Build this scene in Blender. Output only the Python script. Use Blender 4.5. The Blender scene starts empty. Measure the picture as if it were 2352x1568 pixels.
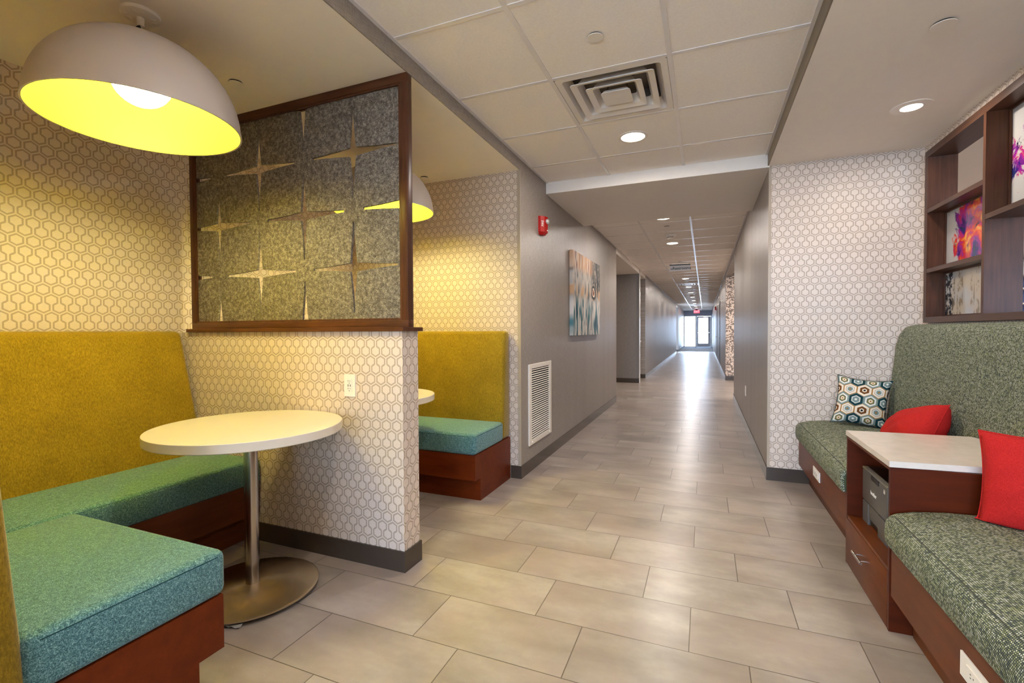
import bpy, bmesh, math, random
from mathutils import Vector, Matrix
from math import sin, cos, pi, radians, sqrt
random.seed(7)
S = bpy.context.scene
COL = S.collection

# ------------------------------------------------------------------ camera, world, exposure
FPX, YAW, PITCH, ROLL, CH = 1081.93, 0.38831454, -0.02207759, -0.00495129, 1.22
def cam_matrix():
    cy, sy = cos(YAW), sin(YAW)
    r = Vector((cy, sy, 0)); f = Vector((-sy, cy, 0)); u = Vector((0, 0, 1))
    f2 = f*cos(PITCH) + u*sin(PITCH); u2 = u*cos(PITCH) - f*sin(PITCH)
    r3 = r*cos(ROLL) + u2*sin(ROLL); u3 = u2*cos(ROLL) - r*sin(ROLL)
    m = Matrix((r3, u3, -f2)).transposed().to_4x4()
    m.translation = (0, 0, CH)
    return m
cd = bpy.data.cameras.new('camera'); cam = bpy.data.objects.new('camera', cd); COL.objects.link(cam)
cd.sensor_fit = 'HORIZONTAL'; cd.sensor_width = 36; cd.lens = FPX/2352*36; cd.clip_start = 0.02; cd.clip_end = 200
cam.matrix_world = cam_matrix(); S.camera = cam

SKY = 14.5
W = bpy.data.worlds.new('sky'); S.world = W; W.use_nodes = True
W.node_tree.nodes['Background'].inputs[0].default_value = (0.52, 0.71, 1.0, 1)
W.node_tree.nodes['Background'].inputs[1].default_value = SKY
S.view_settings.view_transform = 'Standard'; S.view_settings.look = 'None'
S.view_settings.gamma = 1.0; S.view_settings.use_curve_mapping = False
S.view_settings.exposure = 0.42
try: S.display_settings.display_device = 'sRGB'
except Exception: pass
S.cycles.max_bounces = 12; S.cycles.diffuse_bounces = 9; S.cycles.glossy_bounces = 4
S.cycles.transparent_max_bounces = 8; S.cycles.sample_clamp_indirect = 12.0
S.cycles.caustics_reflective = False; S.cycles.caustics_refractive = False
S.cycles.use_denoising = True

# daylight enters through the exit door at the far end: a portal guides the sky's light
pl = bpy.data.lights.new('daylight_portal', 'AREA'); pl.shape = 'RECTANGLE'; pl.size = 1.9; pl.size_y = 2.3
pl.cycles.is_portal = True
po = bpy.data.objects.new('daylight_portal', pl); COL.objects.link(po)
po.location = (-0.465, 36.75, 1.15); po.rotation_euler = (radians(-90), 0, 0)
for nm_, cx_, w_ in (('added_rear_portal', -1.52, 5.7), ('added_lobby_portal', 4.47, 5.4)):  # portals for the unseen windows added behind the camera
    l_ = bpy.data.lights.new(nm_, 'AREA'); l_.shape = 'RECTANGLE'; l_.size = w_; l_.size_y = 2.4; l_.cycles.is_portal = True
    o_ = bpy.data.objects.new(nm_, l_); COL.objects.link(o_); o_.location = (cx_, -4.35, 1.28); o_.rotation_euler = (radians(90), 0, 0)

WARM = (1.0, 0.92, 0.85)
POW_MAIN, POW_SIDE, POW_FAR, POW_BULB = 16.0, 6.6, 15.0, 42.0

# ------------------------------------------------------------------ colour and node helpers
def lin(r, g, b):
    def f(c):
        c /= 255.0
        return c/12.92 if c <= 0.04045 else ((c+0.055)/1.055)**2.4
    return (f(r), f(g), f(b), 1)

class N:
    def __init__(s, name, rough=0.5, spec=0.5, metal=0.0, base=(0.8, 0.8, 0.8, 1)):
        s.m = bpy.data.materials.new(name); s.m.use_nodes = True
        s.t = s.m.node_tree; s.b = s.t.nodes['Principled BSDF']
        s.b.inputs['Roughness'].default_value = rough
        s.b.inputs['Specular IOR Level'].default_value = spec
        s.b.inputs['Metallic'].default_value = metal
        s.b.inputs['Base Color'].default_value = base
    def put(s, sock, v):
        if hasattr(v, 'links') or isinstance(v, bpy.types.NodeSocket): s.t.links.new(v, sock)
        elif v is not None: sock.default_value = v
    def node(s, kind, **kw):
        n = s.t.nodes.new(kind)
        for k, v in kw.items(): setattr(n, k, v)
        return n
    def M(s, op, a, b=None, c=None):
        n = s.node('ShaderNodeMath', operation=op)
        s.put(n.inputs[0], a)
        if b is not None: s.put(n.inputs[1], b)
        if c is not None: s.put(n.inputs[2], c)
        return n.outputs[0]
    def smooth(s, v, a, b):       # 0..1 as v runs a..b
        n = s.node('ShaderNodeMapRange', interpolation_type='SMOOTHSTEP')
        s.put(n.inputs[0], v); n.inputs[1].default_value = a; n.inputs[2].default_value = b
        return n.outputs[0]
    def mix(s, f, a, b, mode='MIX'):
        n = s.node('ShaderNodeMix', data_type='RGBA', blend_type=mode)
        s.put(n.inputs[0], f); s.put(n.inputs[6], a); s.put(n.inputs[7], b)
        return n.outputs[2]
    def pos(s):
        return s.node('ShaderNodeNewGeometry').outputs['Position']
    def obj(s):
        return s.node('ShaderNodeTexCoord').outputs['Object']
    def uv(s):
        return s.node('ShaderNodeTexCoord').outputs['UV']
    def sep(s, v):
        n = s.node('ShaderNodeSeparateXYZ'); s.put(n.inputs[0], v); return n.outputs
    def xyz(s, x, y, z):
        n = s.node('ShaderNodeCombineXYZ')
        for i, v in enumerate((x, y, z)): s.put(n.inputs[i], v)
        return n.outputs[0]
    def scale(s, v, sc):
        n = s.node('ShaderNodeMapping'); s.put(n.inputs[0], v); n.inputs[3].default_value = sc; return n.outputs[0]
    def noise(s, v, sc, detail=2.0, rough=0.5):
        n = s.node('ShaderNodeTexNoise'); s.put(n.inputs['Vector'], v)
        n.inputs['Scale'].default_value = sc; n.inputs['Detail'].default_value = detail
        n.inputs['Roughness'].default_value = rough
        return n.outputs[0]
    def ramp(s, v, stops, interp='LINEAR'):
        n = s.node('ShaderNodeValToRGB'); s.put(n.inputs[0], v); cr = n.color_ramp; cr.interpolation = interp
        while len(cr.elements) < len(stops): cr.elements.new(0.5)
        for e, (p, c) in zip(cr.elements, stops): e.position = p; e.color = c
        return n.outputs[0]
    def bump(s, h, strength=0.3, dist=0.002):
        n = s.node('ShaderNodeBump'); s.put(n.inputs['Height'], h)
        n.inputs['Strength'].default_value = strength; n.inputs['Distance'].default_value = dist
        s.t.links.new(n.outputs[0], s.b.inputs['Normal'])
    def color(s, c): s.put(s.b.inputs['Base Color'], c); return s

def plain(name, rgb, rough=0.5, spec=0.5, metal=0.0, noise=0.03):
    n = N(name, rough, spec, metal); c = lin(*rgb)
    v = n.noise(n.obj(), 18.0, 3)
    d = tuple(min(1, x*(1-noise)) for x in c[:3])+(1,); l = tuple(min(1, x*(1+noise)) for x in c[:3])+(1,)
    n.color(n.ramp(v, [(0.3, d), (0.7, l)])); return n.m

def emit(name, rgb, strength):
    n = N(name); e = n.b.inputs
    e['Base Color'].default_value = (*rgb, 1); e['Emission Color'].default_value = (*rgb, 1)
    e['Emission Strength'].default_value = strength; return n.m

# keyhole-hexagon wallpaper; u axis = world x or y, phase (u0, z0)
def wallpaper(name, axis, u0, z0):
    n = N(name, 0.40, 0.4)
    P, H, a, c = 0.0635, 0.2357, 0.0246, 0.90
    s_ = n.sep(n.pos()); u = n.M('SUBTRACT', s_[axis], u0); z = n.M('SUBTRACT', z0, s_[2])   # z runs downwards
    half = n.M('FLOOR', n.M('DIVIDE', z, H)); y = n.M('SUBTRACT', z, n.M('MULTIPLY', half, H))
    odd = n.M('FLOORED_MODULO', half, 2.0) if False else n.M('PINGPONG', half, 1.0)
    us = n.M('ADD', u, n.M('MULTIPLY', odd, P/2))
    dxA = n.M('PINGPONG', us, P/2); dxB = n.M('SUBTRACT', P/2, dxA)
    gap, dbl = 0.0526, 0.0389
    rows = [(0, 0, 0), (gap, 1, 1), (gap+dbl, 0, -1), (2*gap+dbl, 1, 1), (2*gap+2*dbl, 0, -1), (H, 1, 0)]
    best = None
    for yk, ab, cut in rows:
        dx = dxB if ab else dxA
        dy = n.M('SUBTRACT', y, yk); ay = n.M('ABSOLUTE', dy)
        h = n.M('MAXIMUM', dx, n.M('MULTIPLY_ADD', ay, c, n.M('MULTIPLY', dx, 0.5)))
        d = n.M('ABSOLUTE', n.M('SUBTRACT', h, a))
        if cut:
            side = n.M('GREATER_THAN', dy, 0.0) if cut > 0 else n.M('LESS_THAN', dy, 0.0)
            near = n.M('LESS_THAN', dx, 0.0082)
            d = n.M('ADD', d, n.M('MULTIPLY', side, near))
            # stop the vertical sides where the slants of the joined hexagon take over
        best = d if best is None else n.M('MINIMUM', best, d)
    line = n.M('SUBTRACT', 1.0, n.smooth(best, 0.0024, 0.0050))
    fib = n.noise(n.scale(n.pos(), (60, 60, 260)), 1.0, 2)
    base = n.mix(fib, lin(208, 192, 178), lin(219, 204, 190))
    n.color(n.mix(n.M('MULTIPLY', line, 0.80), base, lin(158, 139, 120)))
    n.bump(n.M('ADD', fib, n.M('MULTIPLY', line, -0.6)), 0.12, 0.0008)
    return n.m

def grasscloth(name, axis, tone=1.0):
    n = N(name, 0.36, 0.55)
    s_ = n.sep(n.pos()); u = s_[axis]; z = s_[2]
    fine = n.noise(n.xyz(n.M('MULTIPLY', u, 22.0), n.M('MULTIPLY', z, 420.0), 0.0), 1.0, 3, 0.6)
    vert = n.noise(n.xyz(n.M('MULTIPLY', u, 380.0), n.M('MULTIPLY', z, 16.0), 3.0), 1.0, 2, 0.6)
    pan = n.noise(n.xyz(n.M('MULTIPLY', u, 3.2), 0.0, 0.0), 1.0, 3, 0.6)
    f = n.M('ADD', n.M('MULTIPLY', fine, 0.62), n.M('MULTIPLY', vert, 0.38))
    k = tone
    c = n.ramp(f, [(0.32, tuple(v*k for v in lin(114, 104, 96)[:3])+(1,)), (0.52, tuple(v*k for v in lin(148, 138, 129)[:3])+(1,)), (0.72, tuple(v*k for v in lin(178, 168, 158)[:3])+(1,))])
    n.color(c)
    n.put(n.b.inputs['Roughness'], n.M('MULTIPLY_ADD', pan, 0.22, 0.30))
    n.bump(f, 0.35, 0.0015)
    return n.m

def floor_tile():
    n = N('floor_tile_stone', 0.27, 0.5)
    s_ = n.sep(n.pos()); RP, L = 0.3101, 0.6170
    yy = n.M('DIVIDE', n.M('SUBTRACT', s_[1], 1.571), RP); row = n.M('FLOOR', yy)
    fy = n.M('MULTIPLY', n.M('SUBTRACT', yy, row), RP)
    xx = n.M('DIVIDE', n.M('ADD', n.M('SUBTRACT', s_[0], -1.080), n.M('MULTIPLY', row, 0.2057)), L); colm = n.M('FLOOR', xx)
    fx = n.M('MULTIPLY', n.M('SUBTRACT', xx, colm), L)
    ex = n.M('MINIMUM', fx, n.M('SUBTRACT', L, fx)); ey = n.M('MINIMUM', fy, n.M('SUBTRACT', RP, fy))
    e = n.M('MINIMUM', ex, ey)
    grout = n.M('SUBTRACT', 1.0, n.smooth(e, 0.0012, 0.0023))
    wn = n.node('ShaderNodeTexWhiteNoise', noise_dimensions='2D'); n.put(wn.inputs['Vector'], n.xyz(row, colm, 0.0))
    rnd = wn.outputs['Value']; rc = wn.outputs['Color']
    v = n.node('ShaderNodeVectorMath', operation='ADD'); n.put(v.inputs[0], n.pos())
    sc = n.node('ShaderNodeVectorMath', operation='SCALE'); n.put(sc.inputs[0], rc); sc.inputs['Scale'].default_value = 9.0
    n.put(v.inputs[1], sc.outputs[0])
    big = n.noise(n.scale(v.outputs[0], (0.7, 1.5, 1)), 3.4, 4, 0.55)
    hue = n.noise(v.outputs[0], 2.3, 2)
    mid = n.noise(v.outputs[0], 26.0, 4, 0.62)
    sp = n.noise(v.outputs[0], 150.0, 2, 0.6)
    t = n.M('ADD', n.M('ADD', n.M('MULTIPLY', big, 0.72), n.M('MULTIPLY', mid, 0.12)), n.M('MULTIPLY_ADD', rnd, 0.14, 0.01))
    c = n.ramp(t, [(0.34, lin(128, 117, 108)), (0.52, lin(151, 140, 130)), (0.68, lin(173, 163, 153))])
    c = n.mix(n.smooth(hue, 0.38, 0.72), c, n.mix(0.5, c, lin(158, 139, 129)))
    c = n.mix(n.M('MULTIPLY', n.smooth(sp, 0.70, 0.80), 0.6), c, lin(206, 194, 180))
    n.color(n.mix(grout, c, lin(88, 74, 62)))
    n.put(n.b.inputs['Roughness'], n.M('MULTIPLY_ADD', mid, 0.03, 0.280))
    n.bump(n.M('SUBTRACT', n.M('MULTIPLY', mid, 0.03), grout), 0.35, 0.0012)
    return n.m

def wood(name, dark, light, axis=2, rough=0.32, across=55.0, along=3.0):
    n = N(name, rough, 0.18)
    sc = [across]*3; sc[axis] = along
    v = n.scale(n.pos(), tuple(sc))
    g = n.noise(v, 1.0, 4, 0.6); bl = n.noise(n.pos(), 5.0, 2)
    pore = n.noise(n.scale(n.pos(), tuple(c*6 if i != axis else c*3 for i, c in enumerate(sc))), 1.0, 2)
    t = n.M('ADD', n.M('MULTIPLY', g, 0.6), n.M('MULTIPLY', bl, 0.4))
    c = n.ramp(t, [(0.3, lin(*dark)), (0.7, lin(*light))])
    c = n.mix(n.M('MULTIPLY', n.smooth(pore, 0.60, 0.75), 0.25), c, lin(*[int(d*0.7) for d in dark]))
    n.color(c); n.bump(pore, 0.05, 0.0005)
    return n.m

def chenille(name, lo, mid, hi):            # streaky upholstery of the backs
    n = N(name, 0.85, 0.25)
    p = n.obj(); st = n.noise(n.scale(p, (1, 1, 0.30)), 230.0, 3, 0.65)
    wv = n.noise(n.scale(p, (1, 1, 2.4)), 330.0, 1)
    bl = n.noise(p, 5.0, 2)
    t = n.M('ADD', n.M('ADD', n.M('MULTIPLY', st, 0.55), n.M('MULTIPLY', wv, 0.30)), n.M('MULTIPLY', bl, 0.15))
    n.color(n.ramp(t, [(0.34, lin(*lo)), (0.50, lin(*mid)), (0.66, lin(*hi))]))
    n.b.inputs['Sheen Weight'].default_value = 0.25; n.b.inputs['Sheen Roughness'].default_value = 0.4
    n.bump(t, 0.35, 0.002); return n.m

def tweed(name, lo, mid, hi):
    n = N(name, 0.85, 0.2)
    p = n.obj(); a = n.noise(p, 330.0, 2, 0.7); b = n.noise(p, 110.0, 2, 0.6)
    t = n.M('ADD', n.M('MULTIPLY', a, 0.72), n.M('MULTIPLY', b, 0.28))
    n.color(n.ramp(t, [(0.36, lin(*lo)), (0.52, lin(*mid)), (0.66, lin(*hi))]))
    n.b.inputs['Sheen Weight'].default_value = 0.2
    n.bump(t, 0.4, 0.0015); return n.m

def basket(name, k=1.0):                     # green, navy and lime small basket weave, cells follow the UVs (metres)
    n = N(name, 0.8, 0.25)
    s_ = n.sep(n.uv()); q = 0.0058
    u = n.M('DIVIDE', s_[0], q); v = n.M('DIVIDE', s_[1], q)
    row = n.M('FLOOR', v); u2 = n.M('ADD', u, n.M('MULTIPLY', row, 0.5)); colm = n.M('FLOOR', u2)
    fu = n.M('SUBTRACT', u2, colm); fv = n.M('SUBTRACT', v, row)
    du = n.M('ABSOLUTE', n.M('SUBTRACT', fu, 0.5)); dv = n.M('ABSOLUTE', n.M('SUBTRACT', fv, 0.5))
    dot = n.M('SUBTRACT', 1.0, n.smooth(n.M('ADD', du, n.M('MULTIPLY', dv, 0.7)), 0.26, 0.52))
    wn = n.node('ShaderNodeTexWhiteNoise', noise_dimensions='2D'); n.put(wn.inputs['Vector'], n.xyz(row, colm, 0.0))
    ctr = n.xyz(n.M('MULTIPLY', colm, q), n.M('MULTIPLY', row, q), 0.0)
    big = n.noise(n.scale(n.uv(), (0.5, 1.5, 1)), 42.0, 3, 0.6)
    big2 = n.noise(n.scale(n.uv(), (1.4, 0.5, 1)), 34.0, 2, 0.6)
    thread = n.ramp(n.M('ADD', n.M('MULTIPLY', wn.outputs['Value'], 0.36), n.M('MULTIPLY_ADD', big, 0.50, 0.07)),
                    [(0.34, lin(96, 104, 78)), (0.47, lin(146, 152, 104)), (0.60, lin(184, 186, 162)), (0.74, lin(212, 212, 204))])
    ground = n.ramp(n.M('ADD', n.M('MULTIPLY', wn.outputs['Value'], 0.35), n.M('MULTIPLY_ADD', big2, 0.5, 0.07)),
                    [(0.38, lin(26, 34, 60)), (0.52, lin(44, 52, 54)), (0.64, lin(66, 72, 44))])
    n.color(n.mix(dot, ground, thread))
    n.bump(dot, 0.5, 0.0015); return n.m

def felt():
    n = N('grey_felt', 0.95, 0.1); p = n.pos()
    a = n.noise(p, 210.0, 4, 0.7); b = n.noise(p, 60.0, 3, 0.6)
    t = n.M('ADD', n.M('MULTIPLY', a, 0.6), n.M('MULTIPLY', b, 0.4))
    n.color(n.ramp(t, [(0.36, lin(62, 57, 52)), (0.50, lin(104, 97, 89)), (0.64, lin(156, 147, 136))])); return n.m

def pillow_hex():
    n = N('hexagon_print_cloth', 0.8, 0.2)
    s_ = n.sep(n.uv()); W_ = 0.087
    x = n.M('ADD', n.M('DIVIDE', s_[0], W_), 0.9); y = n.M('ADD', n.M('DIVIDE', s_[1], W_), sqrt(3)/2)
    R3 = sqrt(3)
    def cell(ox, oy):
        cx = n.M('FLOOR', n.M('ADD', n.M('SUBTRACT', x, ox), 0.5)); cx = n.M('ADD', cx, ox)
        cy = n.M('MULTIPLY', n.M('FLOOR', n.M('ADD', n.M('DIVIDE', n.M('SUBTRACT', y, oy), R3), 0.5)), R3); cy = n.M('ADD', cy, oy)
        dx = n.M('ABSOLUTE', n.M('SUBTRACT', x, cx)); dy = n.M('ABSOLUTE', n.M('SUBTRACT', y, cy))
        h = n.M('MAXIMUM', dx, n.M('ADD', n.M('MULTIPLY', dx, 0.5), n.M('MULTIPLY', dy, R3/2)))
        return h, cx, cy
    h1, a1, b1 = cell(0, 0); h2, a2, b2 = cell(0.5, R3/2)
    pick = n.M('LESS_THAN', h2, h1); h = n.M('MINIMUM', h1, h2)
    def sel(p, q): return n.M('ADD', n.M('MULTIPLY', pick, q), n.M('MULTIPLY', n.M('SUBTRACT', 1.0, pick), p))
    cx, cy = sel(a1, a2), sel(b1, b2)
    rowi = n.M('ROUND', n.M('DIVIDE', cy, R3/2)); coli = n.M('FLOOR', cx)
    oddrow = n.M('PINGPONG', rowi, 1.0); oddcol = n.M('PINGPONG', coli, 1.0)
    T, O, C, B, G, K = lin(16, 52, 56), lin(150, 104, 42), lin(222, 206, 184), lin(104, 62, 26), lin(118, 134, 130), lin(14, 22, 30)
    Wh = lin(214, 212, 200); Ol = lin(124, 116, 66)
    A = n.ramp(h, [(0, O), (0.07, G), (0.19, Wh), (0.27, B), (0.30, C), (0.44, O)], 'CONSTANT')
    Bq = n.ramp(h, [(0, K), (0.08, C), (0.15, B), (0.31, C), (0.47, O)], 'CONSTANT')
    Cq = n.ramp(h, [(0, Wh), (0.08, G), (0.24, Wh), (0.30, T), (0.47, G)], 'CONSTANT')
    D = n.ramp(h, [(0, O), (0.06, C), (0.14, Ol), (0.22, K), (0.26, Wh), (0.38, G), (0.46, G)], 'CONSTANT')
    r0 = n.mix(oddcol, A, Bq); r1 = n.mix(oddcol, Cq, D)
    n.color(n.mix(oddrow, r0, r1))
    n.bump(n.noise(n.uv(), 900.0, 1), 0.15, 0.0006); return n.m

def red_linen():
    n = N('red_linen', 0.85, 0.2); p = n.obj()
    a = n.noise(n.scale(p, (1, 0.15, 1)), 500.0, 2); b = n.noise(n.scale(p, (0.15, 1, 1)), 500.0, 2)
    t = n.M('ADD', n.M('MULTIPLY', a, 0.5), n.M('MULTIPLY', b, 0.5))
    n.color(n.ramp(t, [(0.35, lin(150, 20, 17)), (0.65, lin(192, 38, 34))]))
    n.bump(n.M('ADD', t, n.noise(p, 9.0, 3)), 0.35, 0.004); return n.m

def glass_art(name, seed):
    n = N(name, 0.08, 0.5); s_ = n.sep(n.pos()); p = n.xyz(s_[1], s_[2], seed)
    w = n.noise(p, 3.0, 3)
    q = n.xyz(n.M('ADD', s_[1], n.M('MULTIPLY', w, 0.5)), n.M('ADD', s_[2], n.M('MULTIPLY', w, 0.7)), seed)
    hue = n.noise(q, 5.5, 4, 0.6)
    hue2 = n.noise(q, 9.0, 3, 0.55)
    c = n.ramp(hue, [(0.30, lin(20, 60, 90)), (0.38, lin(50, 30, 110)), (0.45, lin(150, 40, 140)), (0.51, lin(205, 40, 50)), (0.57, lin(225, 96, 40)), (0.63, lin(235, 170, 70)), (0.70, lin(200, 60, 110))])
    c = n.mix(n.smooth(hue2, 0.56, 0.68), c, lin(22, 24, 50))
    return n, s_, q, c
def art_flame():
    n, s_, q, c = glass_art('ink_art_glass_bright', 4.0)
    d = n.M('ADD', n.M('ABSOLUTE', n.M('SUBTRACT', s_[1], 3.82)), n.M('MULTIPLY', n.noise(q, 7.0, 4, 0.6), 0.55))
    mask = n.M('SUBTRACT', 1.0, n.smooth(d, 0.47, 0.51))
    n.color(n.mix(mask, lin(196, 190, 184), c)); return n.m
def art_splash():
    n, s_, q, c = glass_art('ink_art_glass_splash', 9.0)
    d = n.M('ADD', n.M('ABSOLUTE', n.M('SUBTRACT', s_[2], 2.14)), n.M('MULTIPLY', n.noise(q, 11.0, 5, 0.7), 0.75))
    mask = n.M('SUBTRACT', 1.0, n.smooth(d, 0.42, 0.46))
    n.color(n.mix(mask, lin(186, 182, 176), c)); return n.m
def art_birch():
    n = N('birch_art_glass', 0.1, 0.5); s_ = n.sep(n.pos())
    st = n.noise(n.xyz(n.M('MULTIPLY', s_[1], 26.0), n.M('MULTIPLY', s_[2], 1.2), 2.0), 1.0, 2, 0.5)
    pt = n.noise(n.xyz(n.M('MULTIPLY', s_[1], 22.0), n.M('MULTIPLY', s_[2], 16.0), 5.0), 1.0, 4, 0.7)
    wash = n.noise(n.xyz(s_[1], s_[2], 8.0), 5.0, 2)
    c = n.ramp(wash, [(0.4, lin(196, 194, 190)), (0.6, lin(206, 190, 166))])
    c = n.mix(n.M('MULTIPLY', n.smooth(st, 0.52, 0.58), n.smooth(pt, 0.45, 0.6)), c, lin(150, 132, 108))
    e = n.smooth(s_[1], 4.02, 4.09)
    c = n.mix(n.M('MULTIPLY', e, n.smooth(pt, 0.46, 0.52)), c, lin(48, 44, 40))
    n.color(c); return n.m

def canvas_print():
    n = N('canvas_print_blurred_glassware', 0.6, 0.3); s_ = n.sep(n.pos())
    y = n.M('DIVIDE', n.M('SUBTRACT', s_[1], 5.114), 1.443); z = n.M('DIVIDE', n.M('SUBTRACT', s_[2], 1.167), 0.955)
    wv = n.M('MULTIPLY', n.noise(n.xyz(n.M('MULTIPLY', y, 3.0), n.M('MULTIPLY', z, 3.0), 1.0), 1.0, 2), 0.10)
    yw = n.M('ADD', y, wv)
    st = n.noise(n.xyz(n.M('MULTIPLY', yw, 10.0), n.M('MULTIPLY', z, 1.2), 3.0), 1.0, 3, 0.55)
    st2 = n.noise(n.xyz(n.M('MULTIPLY', yw, 22.0), n.M('MULTIPLY', z, 3.0), 7.0), 1.0, 3, 0.6)
    top = n.ramp(st, [(0.38, lin(120, 60, 50)), (0.46, lin(214, 190, 166)), (0.56, lin(196, 140, 96)), (0.64, lin(58, 56, 58))])
    mid = n.ramp(st2, [(0.38, lin(70, 70, 70)), (0.47, lin(176, 170, 164)), (0.58, lin(200, 186, 170)), (0.66, lin(110, 120, 122))])
    low = n.ramp(st, [(0.38, lin(10, 58, 76)), (0.46, lin(84, 128, 134)), (0.52, lin(212, 204, 196)), (0.60, lin(214, 206, 198)), (0.66, lin(60, 130, 140))])
    c = n.mix(n.smooth(z, 0.74, 0.86), mid, top)
    c = n.mix(n.smooth(n.M('ADD', z, wv), 0.52, 0.38), c, low) if False else n.mix(n.M('SUBTRACT', 1.0, n.smooth(z, 0.36, 0.55)), c, low)
    right = n.smooth(y, 0.50, 0.78)
    blk = n.ramp(st2, [(0.40, lin(14, 20, 26)), (0.52, lin(36, 44, 52)), (0.57, lin(196, 178, 156)), (0.62, lin(20, 30, 40))])
    c = n.mix(n.M('MULTIPLY', right, n.smooth(z, 0.50, 0.62)), c, blk)
    # warm band of blurred highlights about half-way up
    band = n.M('SUBTRACT', 1.0, n.smooth(n.M('ABSOLUTE', n.M('SUBTRACT', z, 0.55)), 0.03, 0.11))
    c = n.mix(n.M('MULTIPLY', band, n.smooth(st2, 0.46, 0.62)), c, lin(196, 156, 118))
    # dark bowl and stems
    dy = n.M('MULTIPLY', n.M('SUBTRACT', y, 0.72), 1.0); dz = n.M('SUBTRACT', z, 0.57)
    rr = n.M('SQRT', n.M('ADD', n.M('MULTIPLY', dy, n.M('MULTIPLY', dy, 1.6)), n.M('MULTIPLY', dz, dz)))
    rr = n.M('ADD', rr, n.M('MULTIPLY', n.noise(n.xyz(n.M('MULTIPLY', y, 9.0), n.M('MULTIPLY', z, 9.0), 2.0), 1.0, 3), 0.10))
    bowl = n.ramp(rr, [(0.03, lin(30, 20, 20)), (0.075, lin(150, 84, 54)), (0.10, lin(226, 208, 186)), (0.115, lin(30, 30, 32)), (0.15, lin(150, 136, 124))], 'CONSTANT')
    c = n.mix(n.M('LESS_THAN', rr, 0.17), c, bowl)
    for y0, za, zb, w in ((0.30, 0.18, 0.45, 0.006), (0.44, 0.12, 0.50, 0.007), (0.63, 0.06, 0.46, 0.009)):
        dd = n.M('ABSOLUTE', n.M('SUBTRACT', y, n.M('MULTIPLY_ADD', z, 0.10, y0-0.02)))
        m = n.M('MULTIPLY', n.M('MULTIPLY', n.M('LESS_THAN', dd, w), n.M('GREATER_THAN', z, za)), n.M('LESS_THAN', z, zb))
        c = n.mix(m, c, lin(44, 30, 30))
    n.color(c); return n.m

def mosaic():
    n = N('dash_mosaic_wallpaper', 0.5, 0.4); s_ = n.sep(n.pos())
    q = 0.020; u = n.M('DIVIDE', s_[0], q); v = n.M('DIVIDE', s_[2], q*1.2)
    cu, cv = n.M('FLOOR', u), n.M('FLOOR', v)
    wn = n.node('ShaderNodeTexWhiteNoise', noise_dimensions='2D'); n.put(wn.inputs['Vector'], n.xyz(cu, cv, 0.0))
    wn2 = n.node('ShaderNodeTexWhiteNoise', noise_dimensions='2D'); n.put(wn2.inputs['Vector'], n.xyz(n.M('FLOOR', n.M('DIVIDE', u, 3.0)), cv, 4.0))
    f = n.M('MAXIMUM', n.M('GREATER_THAN', wn.outputs['Value'], 0.62), n.M('GREATER_THAN', wn2.outputs['Value'], 0.85))
    n.color(n.mix(n.M('MULTIPLY', f, 0.85), lin(216, 196, 178), lin(96, 80, 72))); return n.m

def ceiling_tile():
    n = N('ceiling_tile_mineral', 0.9, 0.2)
    v = n.noise(n.pos(), 90.0, 4, 0.7); n.color(n.ramp(v, [(0.3, lin(240, 232, 223)), (0.7, lin(248, 241, 233))]))
    n.bump(v, 0.25, 0.001); return n.m

def brushed(name, rgb, rough=0.28, radial=None):
    n = N(name, rough, 0.5, 1.0, lin(*rgb))
    n.b.inputs['Anisotropic'].default_value = 0.75 if radial else 0.4
    t = n.node('ShaderNodeTangent', direction_type='RADIAL', axis='Z'); n.t.links.new(t.outputs[0], n.b.inputs['Tangent'])
    v = n.noise(n.scale(n.obj(), (4, 4, 400)), 1.0, 2); n.put(n.b.inputs['Roughness'], n.M('MULTIPLY_ADD', v, 0.12, rough-0.06))
    return n.m

MW_L = wallpaper('keyhole_wallpaper_left', 1, 0.02, 1.680)
MW_C = wallpaper('keyhole_wallpaper_booth', 0, -1.472, 1.691)
MW_P = wallpaper('keyhole_wallpaper_partition', 0, -1.635, 1.6825)
MW_PE = wallpaper('keyhole_wallpaper_partition_end', 1, 0.03, 1.6825)
MW_R = wallpaper('keyhole_wallpaper_lounge', 0, 0.541, 1.604+0.4714)
MW_RY = wallpaper('keyhole_wallpaper_lounge_side', 1, 0.01, 1.604+0.4714)
M_GY = grasscloth('grasscloth_along_corridor', 1)
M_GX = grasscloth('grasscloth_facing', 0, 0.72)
M_FLOOR = floor_tile()
M_PAINT = plain('ceiling_paint', (232, 224, 214), 0.75, 0.3, 0, 0.01)
M_TILE = ceiling_tile()
M_TEE = plain('white_grid_enamel', (228, 222, 218), 0.18, 0.6, 0, 0.01)
M_BASE = plain('taupe_vinyl_base', (66, 56, 48), 0.22, 0.5)
M_BEAD = plain('beige_corner_bead', (172, 156, 136), 0.3, 0.5)
M_WALN_X = wood('walnut_grain_across', (62, 36, 22), (96, 58, 36), 0)
M_WALN_Y = wood('walnut_grain_along', (62, 40, 30), (92, 62, 46), 1)
M_WALN_Z = wood('walnut_grain_upright', (60, 36, 24), (94, 58, 40), 2)
M_MAH_X = wood('mahogany_grain_across', (80, 27, 4), (106, 42, 8), 0, 0.4, 26)
M_MAH_Y = wood('mahogany_grain_along', (82, 38, 14), (106, 54, 22), 1, 0.4, 26)
M_MAH_D = wood('dark_mahogany_grain', (62, 20, 3), (84, 30, 5), 0, 0.4, 26)
M_YEL = chenille('mustard_chenille', (104, 82, 8), (132, 107, 15), (162, 134, 34))
M_TEAL = tweed('teal_tweed', (34, 66, 72), (78, 120, 122), (140, 176, 174))
M_SEAM = plain('dark_teal_piping', (24, 58, 66), 0.8, 0.2)
M_BSK = basket('green_navy_basket_weave')
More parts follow.
